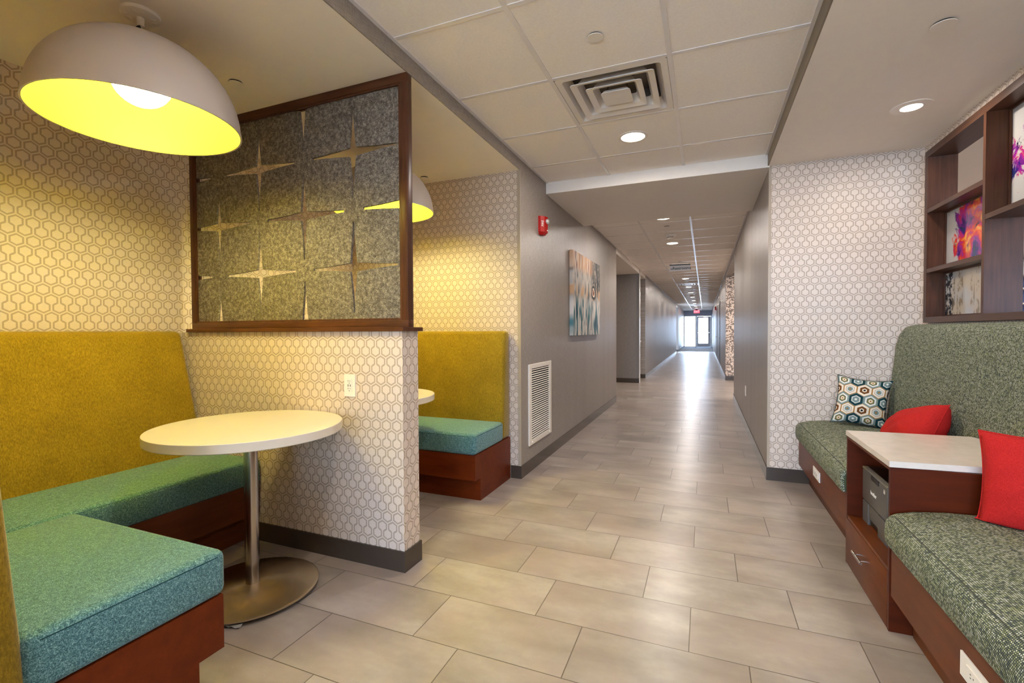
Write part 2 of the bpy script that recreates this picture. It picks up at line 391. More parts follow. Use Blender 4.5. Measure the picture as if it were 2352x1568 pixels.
M_QTZ = plain('beige_quartz', (214, 202, 188), 0.22, 0.5, 0, 0.05)
M_LAM = plain('cream_laminate', (218, 208, 192), 0.28, 0.5, 0, 0.01)
M_STEEL = brushed('brushed_steel_pole', (190, 178, 164), 0.22)
M_STEELB = brushed('brushed_steel_disc', (196, 178, 150), 0.36, True)
M_CHROME = plain('satin_nickel', (196, 190, 180), 0.22, 0.5, 1.0, 0.0)
M_BLACK = plain('black_plastic', (14, 13, 13), 0.35)
M_DARK = plain('dark_void', (24, 21, 19), 0.9, 0.1)
M_WHITE = plain('white_plastic', (232, 224, 212), 0.3, 0.5, 0, 0.01)
M_SHADE = plain('white_shade_enamel', (186, 176, 170), 0.45, 0.4, 0, 0.005)
M_VENT = plain('white_vent_enamel', (228, 220, 212), 0.4, 0.4, 0, 0.005)
M_SHIN = plain('yellow_shade_lining', (250, 240, 34), 0.6, 0.3, 0, 0.0)
M_ALU = plain('glare_tinted_aluminium', (222, 230, 240), 0.3, 0.5, 0.0, 0.01)  # daylight glare at the exit put into the frame colour
M_FELT = felt()
M_REDP = plain('red_plastic', (168, 10, 8), 0.25)
M_GREYW = plain('lobby_grey_paint', (196, 196, 198), 0.6)
M_BLUEW = plain('lobby_blue_panel', (84, 98, 140), 0.5)
M_CARPET = plain('grey_carpet', (150, 156, 164), 0.9, 0.1, 0, 0.1)
M_DOOR = plain('dark_grey_door_paint', (92, 84, 80), 0.35)
M_PRN = plain('charcoal_printer_shell', (84, 80, 76), 0.4, 0.4)
M_LED = emit('downlight_lens', (1.0, 0.93, 0.84), 14.0)
M_BULB = emit('opal_globe', (1.0, 0.92, 0.54), 74.0)
M_PAPER = plain('crumpled_wrapper', (150, 148, 144), 0.4)
gm = bpy.data.materials.new('clear_door_glass'); gm.use_nodes = True; nt = gm.node_tree; nt.nodes.clear()
o_ = nt.nodes.new('ShaderNodeOutputMaterial'); mx = nt.nodes.new('ShaderNodeMixShader'); fr = nt.nodes.new('ShaderNodeFresnel')
tr = nt.nodes.new('ShaderNodeBsdfTransparent'); gl = nt.nodes.new('ShaderNodeBsdfGlossy'); gl.inputs['Roughness'].default_value = 0.02
nt.links.new(fr.outputs[0], mx.inputs[0]); nt.links.new(tr.outputs[0], mx.inputs[1]); nt.links.new(gl.outputs[0], mx.inputs[2]); nt.links.new(mx.outputs[0], o_.inputs[0])
M_GLASS = gm

# ------------------------------------------------------------------ geometry helpers (geometry is given in world metres)
def BM(): return bmesh.new()
def box(bm, x0, x1, y0, y1, z0, z1, bev=0.0, seg=2):
    vs = [bm.verts.new(p) for p in ((x0,y0,z0),(x1,y0,z0),(x1,y1,z0),(x0,y1,z0),(x0,y0,z1),(x1,y0,z1),(x1,y1,z1),(x0,y1,z1))]
    fs = [bm.faces.new([vs[i] for i in f]) for f in ((0,3,2,1),(4,5,6,7),(0,1,5,4),(1,2,6,5),(2,3,7,6),(3,0,4,7))]
    if bev:
        es = list({e for f in fs for e in f.edges})
        bmesh.ops.bevel(bm, geom=es, offset=bev, segments=seg, affect='EDGES', profile=0.5)
    return fs
def hexa(bm, pts, bev=0.0, seg=3):            # eight corners: bottom ring of four, top ring of four
    vs = [bm.verts.new(p) for p in pts]
    fs = [bm.faces.new([vs[i] for i in f]) for f in ((0,3,2,1),(4,5,6,7),(0,1,5,4),(1,2,6,5),(2,3,7,6),(3,0,4,7))]
    if bev:
        es = list({e for f in fs for e in f.edges})
        bmesh.ops.bevel(bm, geom=es, offset=bev, segments=seg, affect='EDGES', profile=0.5)
def prism(bm, poly, a0, a1, axis):            # extrude a 2-D polygon along an axis
    def P(p, a):
        return {'x': (a, p[0], p[1]), 'y': (p[0], a, p[1]), 'z': (p[0], p[1], a)}[axis]
    A = [bm.verts.new(P(p, a0)) for p in poly]; B = [bm.verts.new(P(p, a1)) for p in poly]
    n = len(poly); bm.faces.new(A); bm.faces.new(B[::-1])
    for i in range(n): bm.faces.new((A[i], B[i], B[(i+1) % n], A[(i+1) % n]))
    bmesh.ops.recalc_face_normals(bm, faces=bm.faces)
def lathe(bm, cx, cy, prof, seg=64, close=False):     # prof: (radius, z) from one end to the other
    rings = []
    for r, z in prof:
        if r < 1e-6: rings.append([bm.verts.new((cx, cy, z))])
        else: rings.append([bm.verts.new((cx+r*cos(2*pi*i/seg), cy+r*sin(2*pi*i/seg), z)) for i in range(seg)])
    if close: rings.append(rings[0])
    for a, b in zip(rings, rings[1:]):
        for i in range(seg):
            j = (i+1) % seg
            if len(a) == 1 and len(b) == 1: continue
            if len(a) == 1: bm.faces.new((a[0], b[i], b[j]))
            elif len(b) == 1: bm.faces.new((a[i], a[j], b[0]))
            else: bm.faces.new((a[i], a[j], b[j], b[i]))
    bmesh.ops.recalc_face_normals(bm, faces=bm.faces)
def tube(bm, p, q, r, seg=12):
    p, q = Vector(p), Vector(q); d = (q-p); l = d.length; rot = d.to_track_quat('Z', 'Y').to_matrix().to_4x4()
    m = Matrix.Translation((p+q)/2) @ rot
    bmesh.ops.create_cone(bm, cap_ends=True, segments=seg, radius1=r, radius2=r, depth=l, matrix=m)
def path_tube(bm, pts, r, seg=8):
    for a, b in zip(pts, pts[1:]): tube(bm, a, b, r, seg)

def obj(name, bm, m, parent=None, label=None, smooth=False, sharp=35):
    me = bpy.data.meshes.new(name)
    org = Vector((0, 0, 0))
    r = parent
    while r is not None: org += r.location; r = r.parent
    bmesh.ops.recalc_face_normals(bm, faces=bm.faces)
    if parent is not None and org.length: bmesh.ops.translate(bm, verts=bm.verts, vec=-org)
    bm.to_mesh(me); bm.free()
    for mm in (m if isinstance(m, (list, tuple)) else [m]): me.materials.append(mm)
    if smooth:
        for p in me.polygons: p.use_smooth = True
        try: me.set_sharp_from_angle(angle=radians(sharp))
        except Exception: pass
    o = bpy.data.objects.new(name, me); COL.objects.link(o)
    if parent is not None: o.parent = parent
    if label: o['label'] = label
    return o
def recentre(o, at):                           # single-mesh thing: origin at its base
    at = Vector(at); o.data.transform(Matrix.Translation(-at)); o.location = at; return o
def thing(name, label, cat, loc, group=None):
    o = bpy.data.objects.new(name, None); COL.objects.link(o); o.location = loc; o.empty_display_size = 0.1
    o['label'] = label; o['category'] = cat
    if group: o['group'] = group
    return o
def tag(o, label, cat, group=None):
    o['label'] = label; o['category'] = cat
    if group: o['group'] = group
    return o
def struct(name, bm, m, **k):
    o = obj(name, bm, m, **k); o['kind'] = 'structure'; return o
def sbox(name, m, *b, bev=0.0):
    bm = BM(); box(bm, *b, bev=bev); return struct(name, bm, m)
def pbox(name, m, parent, *b, bev=0.0, label=None, seg=2):
    bm = BM(); box(bm, *b, bev=bev, seg=seg); return obj(name, bm, m, parent, label, smooth=bev > 0)
def copy_tree(o, loc, label=None, group=None):
    r = o.copy(); COL.objects.link(r); r.location = loc
    if label: r['label'] = label
    if group: r['group'] = group
    for ch in list(o.children):
        c = ch.copy(); COL.objects.link(c); c.parent = r
        for g in list(ch.children):
            d = g.copy(); COL.objects.link(d); d.parent = c
    return r
def text_mesh(name, s, size, m, parent, origin, right, up, depth=0.001, label=None, align='CENTER', bold=0.0):
    cu = bpy.data.curves.new(name+'_curve', 'FONT'); cu.body = s; cu.size = size; cu.extrude = depth; cu.offset = bold
    cu.align_x = align; cu.align_y = 'CENTER'
    t = bpy.data.objects.new('tmp', cu); COL.objects.link(t)
    dg = bpy.context.evaluated_depsgraph_get(); me = bpy.data.meshes.new_from_object(t.evaluated_get(dg))
    bpy.data.objects.remove(t)
    right, up = Vector(right).normalized(), Vector(up).normalized(); nrm = right.cross(up)
    mt = Matrix((right, up, nrm)).transposed().to_4x4(); mt.translation = Vector(origin)
    me.transform(mt)
    org = Vector((0, 0, 0)); r = parent
    while r is not None: org += r.location; r = r.parent
    me.transform(Matrix.Translation(-org)); me.materials.clear(); me.materials.append(m)
    o = bpy.data.objects.new(name, me); COL.objects.link(o); o.parent = parent
    if label: o['label'] = label
    return o
def uv_box(o, s=1.0):                          # planar UVs in metres, chosen by face normal
    me = o.data; uv = me.uv_layers.new(name='uv')
    for p in me.polygons:
        nx, ny, nz = abs(p.normal.x), abs(p.normal.y), abs(p.normal.z)
        for li in p.loop_indices:
            c = me.vertices[me.loops[li].vertex_index].co
            if nz > 0.7: q = (c.x, c.y)
            elif nx >= ny: q = (c.y, c.z + c.x*0.5)
            else: q = (c.x, c.z)
            uv.data[li].uv = (q[0]*s, q[1]*s)

# ------------------------------------------------------------------ the setting
ZC, ZS = 2.625, 2.532                      # lay-in ceiling and plaster soffits
sbox('floor', M_FLOOR, -4.6, 8.0, -4.3, 28.8, -0.08, 0.0)
sbox('floor_carpet', M_CARPET, -3.2, 2.2, 28.8, 36.9, -0.08, 0.002)
sbox('ground_outside', plain('pale_paving_outside', (205, 200, 192), 0.9), -25, 25, 36.9, 80, -0.2, -0.03)
sbox('ground_bounce_rear', plain('pale_bounce_paving', (205, 200, 192), 0.9), -25, 25, -45, -4.4, -0.2, -0.03)  # unseen paving, kept pale to bounce daylight up to the ceilings

sbox('wall_left', MW_L, -3.24, -3.12, 0.33, 3.607, 0, ZC)
sbox('wall_booth_front', MW_C, -3.12, -1.405, 0.33, 0.43, 0, ZC)
sbox('wall_booth_back', MW_C, -3.24, -1.412, 3.607, 3.66, 0, ZS)
bm = BM(); box(bm, -3.24, -1.40, 3.66, 8.12, 0, ZC); box(bm, -1.412, -1.40, 3.607, 3.66, 0, ZC); struct('wall_corridor_left', bm, M_GY)
bm = BM(); box(bm, -3.12, -1.405, 1.981, 2.118, 0, 1.222)
o = struct('wall_partition', bm, [MW_P, MW_PE])
for p in o.data.polygons:
    if abs(p.normal.x) > 0.5: p.material_index = 1
sbox('wall_lounge_back', MW_R, 0.487, 1.62, 4.312, 4.44, 0, ZS)
sbox('wall_corridor_right', M_GY, 0.475, 0.60, 4.3125, 9.10, 0, ZC)
# lounge side wall with the opening for the display frame
bm = BM(); X0, X1 = 1.47, 1.61
box(bm, X0, X1, -4.2, 4.312, 0, 1.262); box(bm, X0, X1, -4.2, 4.312, 2.468, ZS)
box(bm, X0, X1, 4.222, 4.312, 1.262, 2.468); box(bm, X0, X1, -4.2, 2.02, 1.262, 2.468)
struct('wall_lounge_side', bm, MW_RY)
def added_rear_window(n, x0, x1, k):  # windows added out of view to bring daylight onto ceilings and walls
    bm = BM()
    for a in ((x0, x0+0.06, 0.06, 2.50), (x1-0.06, x1, 0.06, 2.50), (x0+0.06, x1-0.06, 0.06, 0.12), (x0+0.06, x1-0.06, 2.44, 2.50)): box(bm, a[0], a[1], -4.28, -4.22, a[2], a[3])
    for i in range(1, k):
        x = x0+(x1-x0)*i/k; box(bm, x-0.03, x+0.03, -4.28, -4.22, 0.12, 2.44)
    w = struct('window_%d' % n, bm, M_ALU); w['label'] = 'unseen wide window added behind the viewer for daylight'
    obj('window_pane', (lambda b: (box(b, x0+0.06, x1-0.06, -4.253, -4.247, 0.12, 2.44), b)[1])(BM()), M_GLASS, w)
bm = BM()
for a in ((-4.6, -4.4, 0, ZC), (1.35, 1.75, 0, ZC), (7.2, 8.0, 0, ZC), (-4.4, 1.35, 0, 0.06), (-4.4, 1.35, 2.50, ZC), (1.75, 7.2, 0, 0.06), (1.75, 7.2, 2.50, ZC)): box(bm, a[0], a[1], -4.3, -4.2, a[2], a[3])
struct('wall_rear', bm, M_GX)
added_rear_window(2, -4.4, 1.35, 4); added_rear_window(3, 1.75, 7.2, 4)
sbox('wall_rear_left', M_GY, -4.6, -4.5, -4.2, 0.33, 0, ZC)
# left recess towards the restrooms
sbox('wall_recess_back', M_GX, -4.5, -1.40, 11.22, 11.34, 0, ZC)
sbox('wall_recess_side', M_GY, -4.6, -4.5, 8.12, 11.22, 0, ZC)
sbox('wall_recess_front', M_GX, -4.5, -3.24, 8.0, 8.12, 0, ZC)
sbox('wall_door_recess', M_GY, -1.66, -1.545, 11.34, 12.40, 0, ZC)
sbox('wall_corridor_left_far', M_GY, -1.66, -1.40, 12.40, 26.4, 0, ZC)
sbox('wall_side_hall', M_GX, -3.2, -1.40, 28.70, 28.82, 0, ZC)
sbox('wall_side_hall_end', M_GY, -3.3, -3.2, 26.4, 28.7, 0, ZC)
sbox('wall_corridor_left_end', M_GY, -1.52, -1.40, 28.82, 36.5, 0, ZC)
sbox('wall_corridor_right_far', M_GY, 0.475, 0.60, 12.68, 36.5, 0, ZC)
# lobby beyond the lounge
sbox('wall_lobby_back', mosaic(), 0.475, 7.4, 12.56, 12.68, 0, ZC)
sbox('wall_lobby_side', M_GREYW, 7.3, 7.4, -4.2, 12.56, 0, ZC)
sbox('ceiling_lobby', M_PAINT, 1.61, 7.4, -4.2, 4.44, ZC, ZC+0.1)
sbox('ceiling_lobby_far', M_PAINT, 0.60, 7.4, 4.44, 12.56, ZC, ZC+0.1)
# ceilings
sbox('ceiling_booths', [M_PAINT], -3.12, -1.404, 0.43, 3.607, ZS, ZC+0.08)
sbox('wall_fascia_left', M_GY, -1.404, -1.397, -4.2, 3.607, ZS, ZC)
sbox('ceiling_rear_left', M_PAINT, -4.5, -1.404, -4.2, 0.33, ZC, ZC+0.1)
sbox('ceiling_lounge', M_PAINT, 0.470, 1.61, -4.2, 4.44, ZS, ZC+0.08)
sbox('wall_fascia_right', plain('taupe_fascia_paint', (122, 108, 88), 0.5), 0.462, 0.470, -4.2, 4.312, ZS, ZC)
DX0, DX1, DY0, DY1 = -0.795, -0.182, 2.567, 3.185     # cell that holds the air diffuser
bm = BM()
box(bm, -1.40, 0.462, -4.2, DY0, ZC, ZC+0.06); box(bm, -1.40, 0.462, DY1, 4.312, ZC, ZC+0.06)
box(bm, -1.40, DX0, DY0, DY1, ZC, ZC+0.06); box(bm, DX1, 0.462, DY0, DY1, ZC, ZC+0.06)
box(bm, -1.40, 0.475, 5.79, 36.5, ZC, ZC+0.06)
struct('ceiling', bm, M_TILE)
sbox('ceiling_beam', M_PAINT, -1.40, 0.475, 4.296, 5.79, ZS-0.012, ZC+0.05)
sbox('ceiling_recess', M_PAINT, -4.5, -1.40, 8.12, 11.22, ZS, ZC+0.06)
sbox('ceiling_door_recess', M_PAINT, -1.545, -1.40, 11.34, 12.40, ZS, ZC+0.06)
sbox('ceiling_side_hall', M_PAINT, -3.2, -1.40, 26.4, 28.7, ZS, ZC+0.06)
sbox('wall_lintel_right', M_GY, 0.475, 0.60, 9.10, 12.56, 2.525, ZC)
# lay-in grid
bm = BM(); tz0 = ZC-0.004
for x in (-0.805, -0.172):
    box(bm, x-0.012, x+0.012, -4.2, 4.296, tz0, ZC+0.001); box(bm, x-0.012, x+0.012, 5.79, 36.5, tz0-0.002, ZC+0.001)
y = 3.846 + 0.6445
while y > -4.2:
    y -= 0.6445
    for a, b in ((-1.40, -0.817), (-0.793, -0.184), (-0.160, 0.462)): box(bm, a, b, y-0.012, y+0.012, tz0+0.001, ZC+0.001)
y = 6.453
while y < 36.4:
    for a, b in ((-1.40, -0.817), (-0.793, -0.184), (-0.160, 0.475)): box(bm, a, b, y-0.012, y+0.012, tz0+0.0025, ZC+0.001)
    y += 0.645
for a, b in ((-4.2, 4.296), (5.79, 36.5)):
    box(bm, -1.397, -1.378, a, b, tz0-0.002, ZC+0.001)
box(bm, 0.444, 0.462, -4.2, 4.296, tz0-0.002, ZC+0.001); box(bm, 0.456, 0.4745, 5.79, 36.5, tz0-0.002, ZC+0.001)
struct('trim_1', bm, M_TEE)
# corner beads
sbox('trim_2', M_BEAD, -1.4235, -1.397, 3.603, 3.610, 0.105, ZS)
sbox('trim_3', M_BEAD, 0.472, 0.492, 4.3085, 4.3130, 0.105, ZS)
sbox('trim_4', M_BEAD, -1.403, -1.397, 8.105, 8.123, 0.0, ZS)
sbox('trim_5', M_TEE, -1.403, -1.395, 11.20, 11.34, 0.0, ZS)
# baseboards
def bb(name, *b): sbox(name, M_BASE, *b, 0, 0.105)
bb('baseboard_left', -1.40, -1.394, 3.601, 8.12); bb('baseboard_booth', -1.489, -1.40, 3.601, 3.607)
bm = BM(); box(bm, -2.48, -1.396, 1.972, 1.981, 0, 0.105); box(bm, -1.405, -1.396, 1.981, 2.118, 0, 0.105); box(bm, -3.12, -1.396, 2.118, 2.127, 0, 0.105)
struct('baseboard_partition', bm, M_BASE)
bb('baseboard_lounge', 0.475, 0.768, 4.305, 4.312); bb('baseboard_right', 0.467, 0.475, 4.305, 9.10)
bb('baseboard_recess', -4.5, -1.40, 11.212, 11.22); bb('baseboard_door_recess', -1.545, -1.40, 12.39, 12.40)
bb('baseboard_left_far', -1.40, -1.394, 12.39, 26.4); bb('baseboard_left_end', -1.40, -1.394, 28.70, 36.5)
bb('baseboard_side_hall', -3.2, -1.40, 28.692, 28.70)
bb('baseboard_right_far', 0.467, 0.475, 12.552, 36.5); bb('baseboard_lobby', 0.475, 7.3, 12.552, 12.56)

# far end: sidelight and exit door
sbox('wall_end', plain('end_wall_glare_tint', (196, 210, 232), 0.6), -1.52, 0.60, 36.5, 36.66, 2.30, ZC+0.06)  # pale blue stands in for the glow around the exit
bm = BM()
for a in ((-1.40, -1.34, 36.48, 36.6, 0, 2.30), (0.415, 0.475, 36.48, 36.6, 0, 2.30), (-1.34, 0.415, 36.48, 36.6, 2.22, 2.30), (-0.62, -0.53, 36.48, 36.6, 0, 2.22),
          (-1.34, -0.62, 36.48, 36.6, 0, 0.05), (-1.34, -0.62, 36.50, 36.58, 1.97, 2.0), (-1.34, -0.62, 36.50, 36.58, 1.39, 1.42), (-1.34, -0.62, 36.50, 36.58, 0.64, 0.67)): box(bm, *a)
w1 = struct('window_1', bm, M_ALU); w1['label'] = 'aluminium sidelight frame beside the exit door'
obj('window_pane', (lambda b: (box(b, -1.34, -0.62, 36.535, 36.541, 0.05, 2.22), b)[1])(BM()), M_GLASS, w1)
bm = BM()
for a in ((-0.528, -0.42, 36.51, 36.57, 0.01, 2.21), (0.22, 0.413, 36.51, 36.57, 0.01, 2.21), (-0.42, 0.22, 36.51, 36.57, 0.01, 0.26), (-0.42, 0.22, 36.51, 36.57, 2.10, 2.21)): box(bm, *a)
d1 = struct('door_1', bm, M_ALU); d1['label'] = 'glazed exit door at the end of the corridor'
obj('door_pane', (lambda b: (box(b, -0.42, 0.22, 36.538, 36.544, 0.26, 2.10), b)[1])(BM()), M_GLASS, d1)
obj('push_bar', (lambda b: (box(b, -0.48, 0.33, 36.44, 36.47, 1.02, 1.07), box(b, -0.47, -0.43, 36.47, 36.51, 1.0, 1.09), box(b, 0.28, 0.32, 36.47, 36.51, 1.0, 1.09), b)[3])(BM()), M_CHROME, d1)
obj('door_closer', (lambda b: (box(b, -0.1, 0.2, 36.44, 36.51, 2.13, 2.18), b)[1])(BM()), M_CHROME, d1)

# grey door in the small recess, and doors further down the corridor
def flush_door(name, x, y0, y1, side, label):
    d = struct(name, (lambda b: (box(b, min(x, x-side*0.04), max(x, x-side*0.04), y0, y1, 0.01, 2.12), b)[1])(BM()), M_DOOR); d['label'] = label
    bm = BM(); a, b_ = sorted((x, x+side*0.012))
    box(bm, a, b_, y0-0.06, y0, 0, 2.18); box(bm, a, b_, y1, y1+0.06, 0, 2.18); box(bm, a, b_, y0-0.06, y1+0.06, 2.12, 2.18)
    obj('door_frame', bm, M_DOOR, d)
    return d
d2 = flush_door('door_2', -1.5445, 11.42, 12.31, 1, 'grey door in the recess on the left of the corridor')
bm = BM(); tube(bm, (-1.543, 12.25, 0.86), (-1.49, 12.25, 0.86), 0.012); tube(bm, (-1.492, 12.26, 0.86), (-1.492, 12.13, 0.86), 0.011)
box(bm, -1.542, -1.534, 12.22, 12.28, 0.78, 0.98); lathe(bm, -1.50, 12.25, [(0.0, 0.905), (0.022, 0.915), (0.026, 0.94), (0.018, 0.965), (0, 0.97)], 20)
obj('door_handle', bm, M_CHROME, d2, smooth=True)
for k, (ya, lab) in enumerate(((17.1, 'grey door on the right of the corridor beyond the fire alarm'), (20.6, 'second grey door on the right of the corridor'), (30.6, 'door nearest the exit on the right'))):
    d = flush_door('door_%d' % (3+k), 0.474, ya, ya+0.95, -1, lab)
    obj('door_handle', (lambda b: (tube(b, (0.474, ya+0.1, 0.95), (0.42, ya+0.1, 0.95), 0.01), tube(b, (0.42, ya+0.1, 0.95), (0.42, ya+0.22, 0.95), 0.01), b)[2])(BM()), M_CHROME, d)

# ------------------------------------------------------------------ lights in the ceilings
def spot_area(parent, x, y, z, r, power, spread=3.14159, color=WARM):
    l = bpy.data.lights.new('lamp_light', 'AREA'); l.shape = 'DISK'; l.size = r*2; l.energy = power; l.color = color; l.spread = spread
    o = bpy.data.objects.new('lamp_light', l); COL.objects.link(o); o.parent = parent
    w = Vector((x, y, z)); o.location = w - parent.location
    return o
def downlight(x, y, z, r, label, power, group=None, gimbal=False, color=WARM):
    t = thing('recessed_downlight', label, 'ceiling light', (x, y, z), group)
    lathe_ = BM(); R = r*1.25 if not gimbal else r*1.9
    lathe(lathe_, x, y, [(r, z-0.001), (r*1.02, z-0.005), (R, z-0.004), (R+0.003, z), (R, z+0.002), (r, z+0.002)], 48, True)
    obj('trim_ring', lathe_, M_WHITE, t, smooth=True)
    b = BM(); lathe(b, x, y, [(0, z-0.0035), (r*0.9, z-0.0035), (r, z-0.002), (r, z), (0, z)], 48)
    obj('lens', b, M_LED, t, 'glowing white lens')
    spot_area(t, x, y, z-0.008, r*0.95, power, color=color)
    return t
downlight(-0.487, 3.529, ZC, 0.082, 'round downlight glowing in the ceiling tile just past the air diffuser', POW_MAIN)
downlight(-0.487, 6.20, ZC, 0.082, 'corridor downlight half hidden by the plaster beam', POW_MAIN)
downlight(-0.487, 8.05, ZC, 0.082, 'corridor downlight just past the smoke detector', POW_MAIN)
far_lab = {10.9: 'corridor downlight hidden behind the restrooms sign', 13.72: 'first corridor downlight past the hanging restrooms sign', 16.40: 'second corridor downlight past the restrooms sign, beyond the first far diffuser',
           18.85: 'third corridor downlight past the restrooms sign', 21.4: 'corridor downlight beside the far smoke detector', 24.0: 'sixth-last corridor downlight, before the plain stretch of ceiling',
           26.7: 'corridor downlight just before the farthest diffuser', 29.5: 'corridor downlight just past the farthest diffuser', 32.2: 'last corridor downlight before the exit sign'}
for yy, lb in far_lab.items():
    downlight(-0.487, yy, ZC, 0.082, lb, POW_FAR, 'downlights down the corridor')
downlight(1.125, 3.50, ZS, 0.052, 'small gimbal downlight glowing over the lounge bench', POW_SIDE, gimbal=True)
for xx, yy, zz, pw in ((-0.487, 0.95, ZC, POW_MAIN), (-0.487, -1.65, ZC, POW_MAIN), (1.125, 1.35, ZS, POW_SIDE), (1.125, -0.8, ZS, POW_SIDE)):  # lamps out of view, added to light the near room
    downlight(xx, yy, zz, 0.07, 'unseen downlight added above and behind the viewer', pw, 'unseen downlights added above and behind the viewer')
for xx, yy, zz, pw in ((-2.8, 9.6, ZS, 9.0), (3.2, 2.0, ZC, 40), (5.4, 5.0, ZC, 40), (3.0, 8.0, ZC, 70), (5.6, 9.5, ZC, 70), (1.6, 10.8, ZC, 50), (-2.4, 27.5, ZS, 10)):  # unseen lamps put in so the side openings are lit
    downlight(xx, yy, zz, 0.10, 'unseen downlight added to light a room beside the corridor', pw, 'unseen downlights added in the rooms beside the corridor', color=(1.0, 0.92, 0.85))

def cap(x, y, z, r, label, group='round sprinkler covers'):
    b = BM(); lathe(b, x, y, [(0, z-0.010), (r*0.97, z-0.010), (r, z-0.0085), (r, z-0.007), (0, z-0.007)], 40)
    t = thing('sprinkler_cover', label, 'sprinkler cover', (x, y, z), group)
    obj('cover_plate', b, M_WHITE, t, smooth=True)
    b = BM(); lathe(b, x, y, [(0, z-0.007), (r*0.85, z-0.007), (r*0.85, z), (0, z)], 24); obj('neck', b, M_DARK, t)
cap(-0.489, 2.262, ZC, 0.038, 'flat round sprinkler cover in the ceiling tile in front of the air diffuser')
cap(-2.282, 1.768, ZS, 0.036, 'flat round sprinkler cover on the booth ceiling left of the felt screen')
cap(-2.215, 3.46, ZS, 0.036, 'round sprinkler cover on the ceiling above the second booth')
cap(0.945, 2.605, ZS, 0.045, 'large flat round sprinkler cover on the lounge ceiling')
cap(-0.48, 6.72, ZC, 0.04, 'sprinkler cover in the corridor ceiling between the beam and the smoke detector')
cap(-0.48, 10.25, ZC, 0.04, 'sprinkler cover just in front of the restrooms sign')
cap(-0.48, 14.4, ZC, 0.045, 'sprinkler cover past the restrooms sign')
cap(-0.48, 17.6, ZC, 0.045, 'sprinkler cover before the far smoke detector')

def smoke(x, y, z, label):
    t = thing('smoke_detector', label, 'smoke detector', (x, y, z), 'smoke detectors in the corridor')
    b = BM(); lathe(b, x, y, [(0, z), (0.088, z), (0.088, z-0.008), (0.082, z-0.014), (0, z-0.014)], 40); obj('mounting_plate', b, M_WHITE, t, smooth=True)
    b = BM(); lathe(b, x, y, [(0.0, z-0.014), (0.055, z-0.014), (0.052, z-0.034), (0.048, z-0.034)], 40); lathe(b, x, y, [(0.0, z-0.05), (0.03, z-0.05), (0.045, z-0.042), (0.045, z-0.040), (0, z-0.040)], 40); obj('housing', b, M_WHITE, t, smooth=True)
    b = BM(); lathe(b, x, y, [(0, z-0.034), (0.042, z-0.034), (0.042, z-0.040), (0, z-0.040)], 24); obj('sensing_chamber', b, M_BLACK, t)
smoke(-0.48, 7.33, ZC-0.004, 'white smoke detector under the corridor ceiling near the plaster beam')
smoke(-0.49, 20.5, ZC-0.004, 'far smoke detector, a small dark shape between corridor downlights')

# four-way air diffuser
def diffuser(x0, x1, y0, y1, label, detail=True):
    cx, cy = (x0+x1)/2, (y0+y1)/2; t = thing('ceiling_diffuser', label, 'air diffuser', (cx, cy, ZC), 'square air diffusers')
    hx, hy = (x1-x0)/2, (y1-y0)/2
    b = BM()
    def ring(pts):        # list of (half size, z) swept round the square, closed
        R = []
        for h, z in pts:
            c = 0.018 if h > 0.06 else 0.008; row = []
            for sx, sy in ((1, 1), (-1, 1), (-1, -1), (1, -1)):
                for k in range(4):
                    a = {(1, 1): 0, (-1, 1): pi/2, (-1, -1): pi, (1, -1): 3*pi/2}[(sx, sy)] + k*pi/6
                    row.append(b.verts.new((cx+sx*(h-c)+c*cos(a), cy+sy*(h-c)*hy/hx+c*sin(a), z)))
            R.append(row)
        n = len(R[0])
        for p, q in zip(R, R[1:]+R[:1]):
            for i in range(n): b.faces.new((p[i], p[(i+1) % n], q[(i+1) % n], q[i]))
    ring([(hx-0.004, ZC-0.002), (hx-0.004, ZC+0.004), (hx-0.034, ZC+0.004), (hx-0.07, ZC+0.055), (hx-0.074, ZC+0.055), (hx-0.038, ZC-0.002)])
    obj('outer_frame', b, M_VENT, t, smooth=True)
    for h in (0.232, 0.158):
        b = BM(); ring([(h, ZC-0.012), (h, ZC-0.008), (h-0.03, ZC+0.004), (h-0.052, ZC+0.045), (h-0.055, ZC+0.045), (h-0.034, ZC-0.002)]); obj('cone_ring', b, M_VENT, t, smooth=True)
    b = BM(); ring([(0.084, ZC-0.014), (0.084, ZC-0.010), (0.070, ZC+0.006), (0.012, ZC+0.006), (0.012, ZC-0.014)]); box(b, cx-0.07, cx+0.07, cy-0.07, cy+0.07, ZC-0.013, ZC+0.004)
    obj('centre_plate', b, M_VENT, t, smooth=True)
    if detail:
        b = BM(); box(b, x0, x1, y0, y1, ZC+0.16, ZC+0.17); box(b, x0, x0+0.005, y0, y1, ZC+0.05, ZC+0.16); box(b, x1-0.005, x1, y0, y1, ZC+0.05, ZC+0.16)
        box(b, x0, x1, y0, y0+0.005, ZC+0.05, ZC+0.16); box(b, x0, x1, y1-0.005, y1, ZC+0.05, ZC+0.16)
        obj('plenum', b, plain('plenum_metal', (150, 143, 134), 0.6, 0.3, 0.0), t)
        b = BM(); lathe(b, cx, cy, [(0, ZC+0.158), (0.13, ZC+0.158), (0.13, ZC+0.150), (0, ZC+0.150)], 32); obj('duct_opening', b, M_BLACK, t)
        for sx in (-1, 1):
            b = BM(); tube(b, (cx+sx*0.07, cy, ZC+0.006), (cx+sx*0.03, cy, ZC+0.15), 0.004); obj('hanger_rod', b, M_CHROME, t)
    else:
        b = BM(); box(b, x0+0.03, x1-0.03, y0+0.03, y1-0.03, ZC-0.0015, ZC+0.001); obj('backing', b, M_DARK, t)
    return t
diffuser(DX0, DX1, DY0, DY1, 'square white four-way air diffuser in the near ceiling grid')
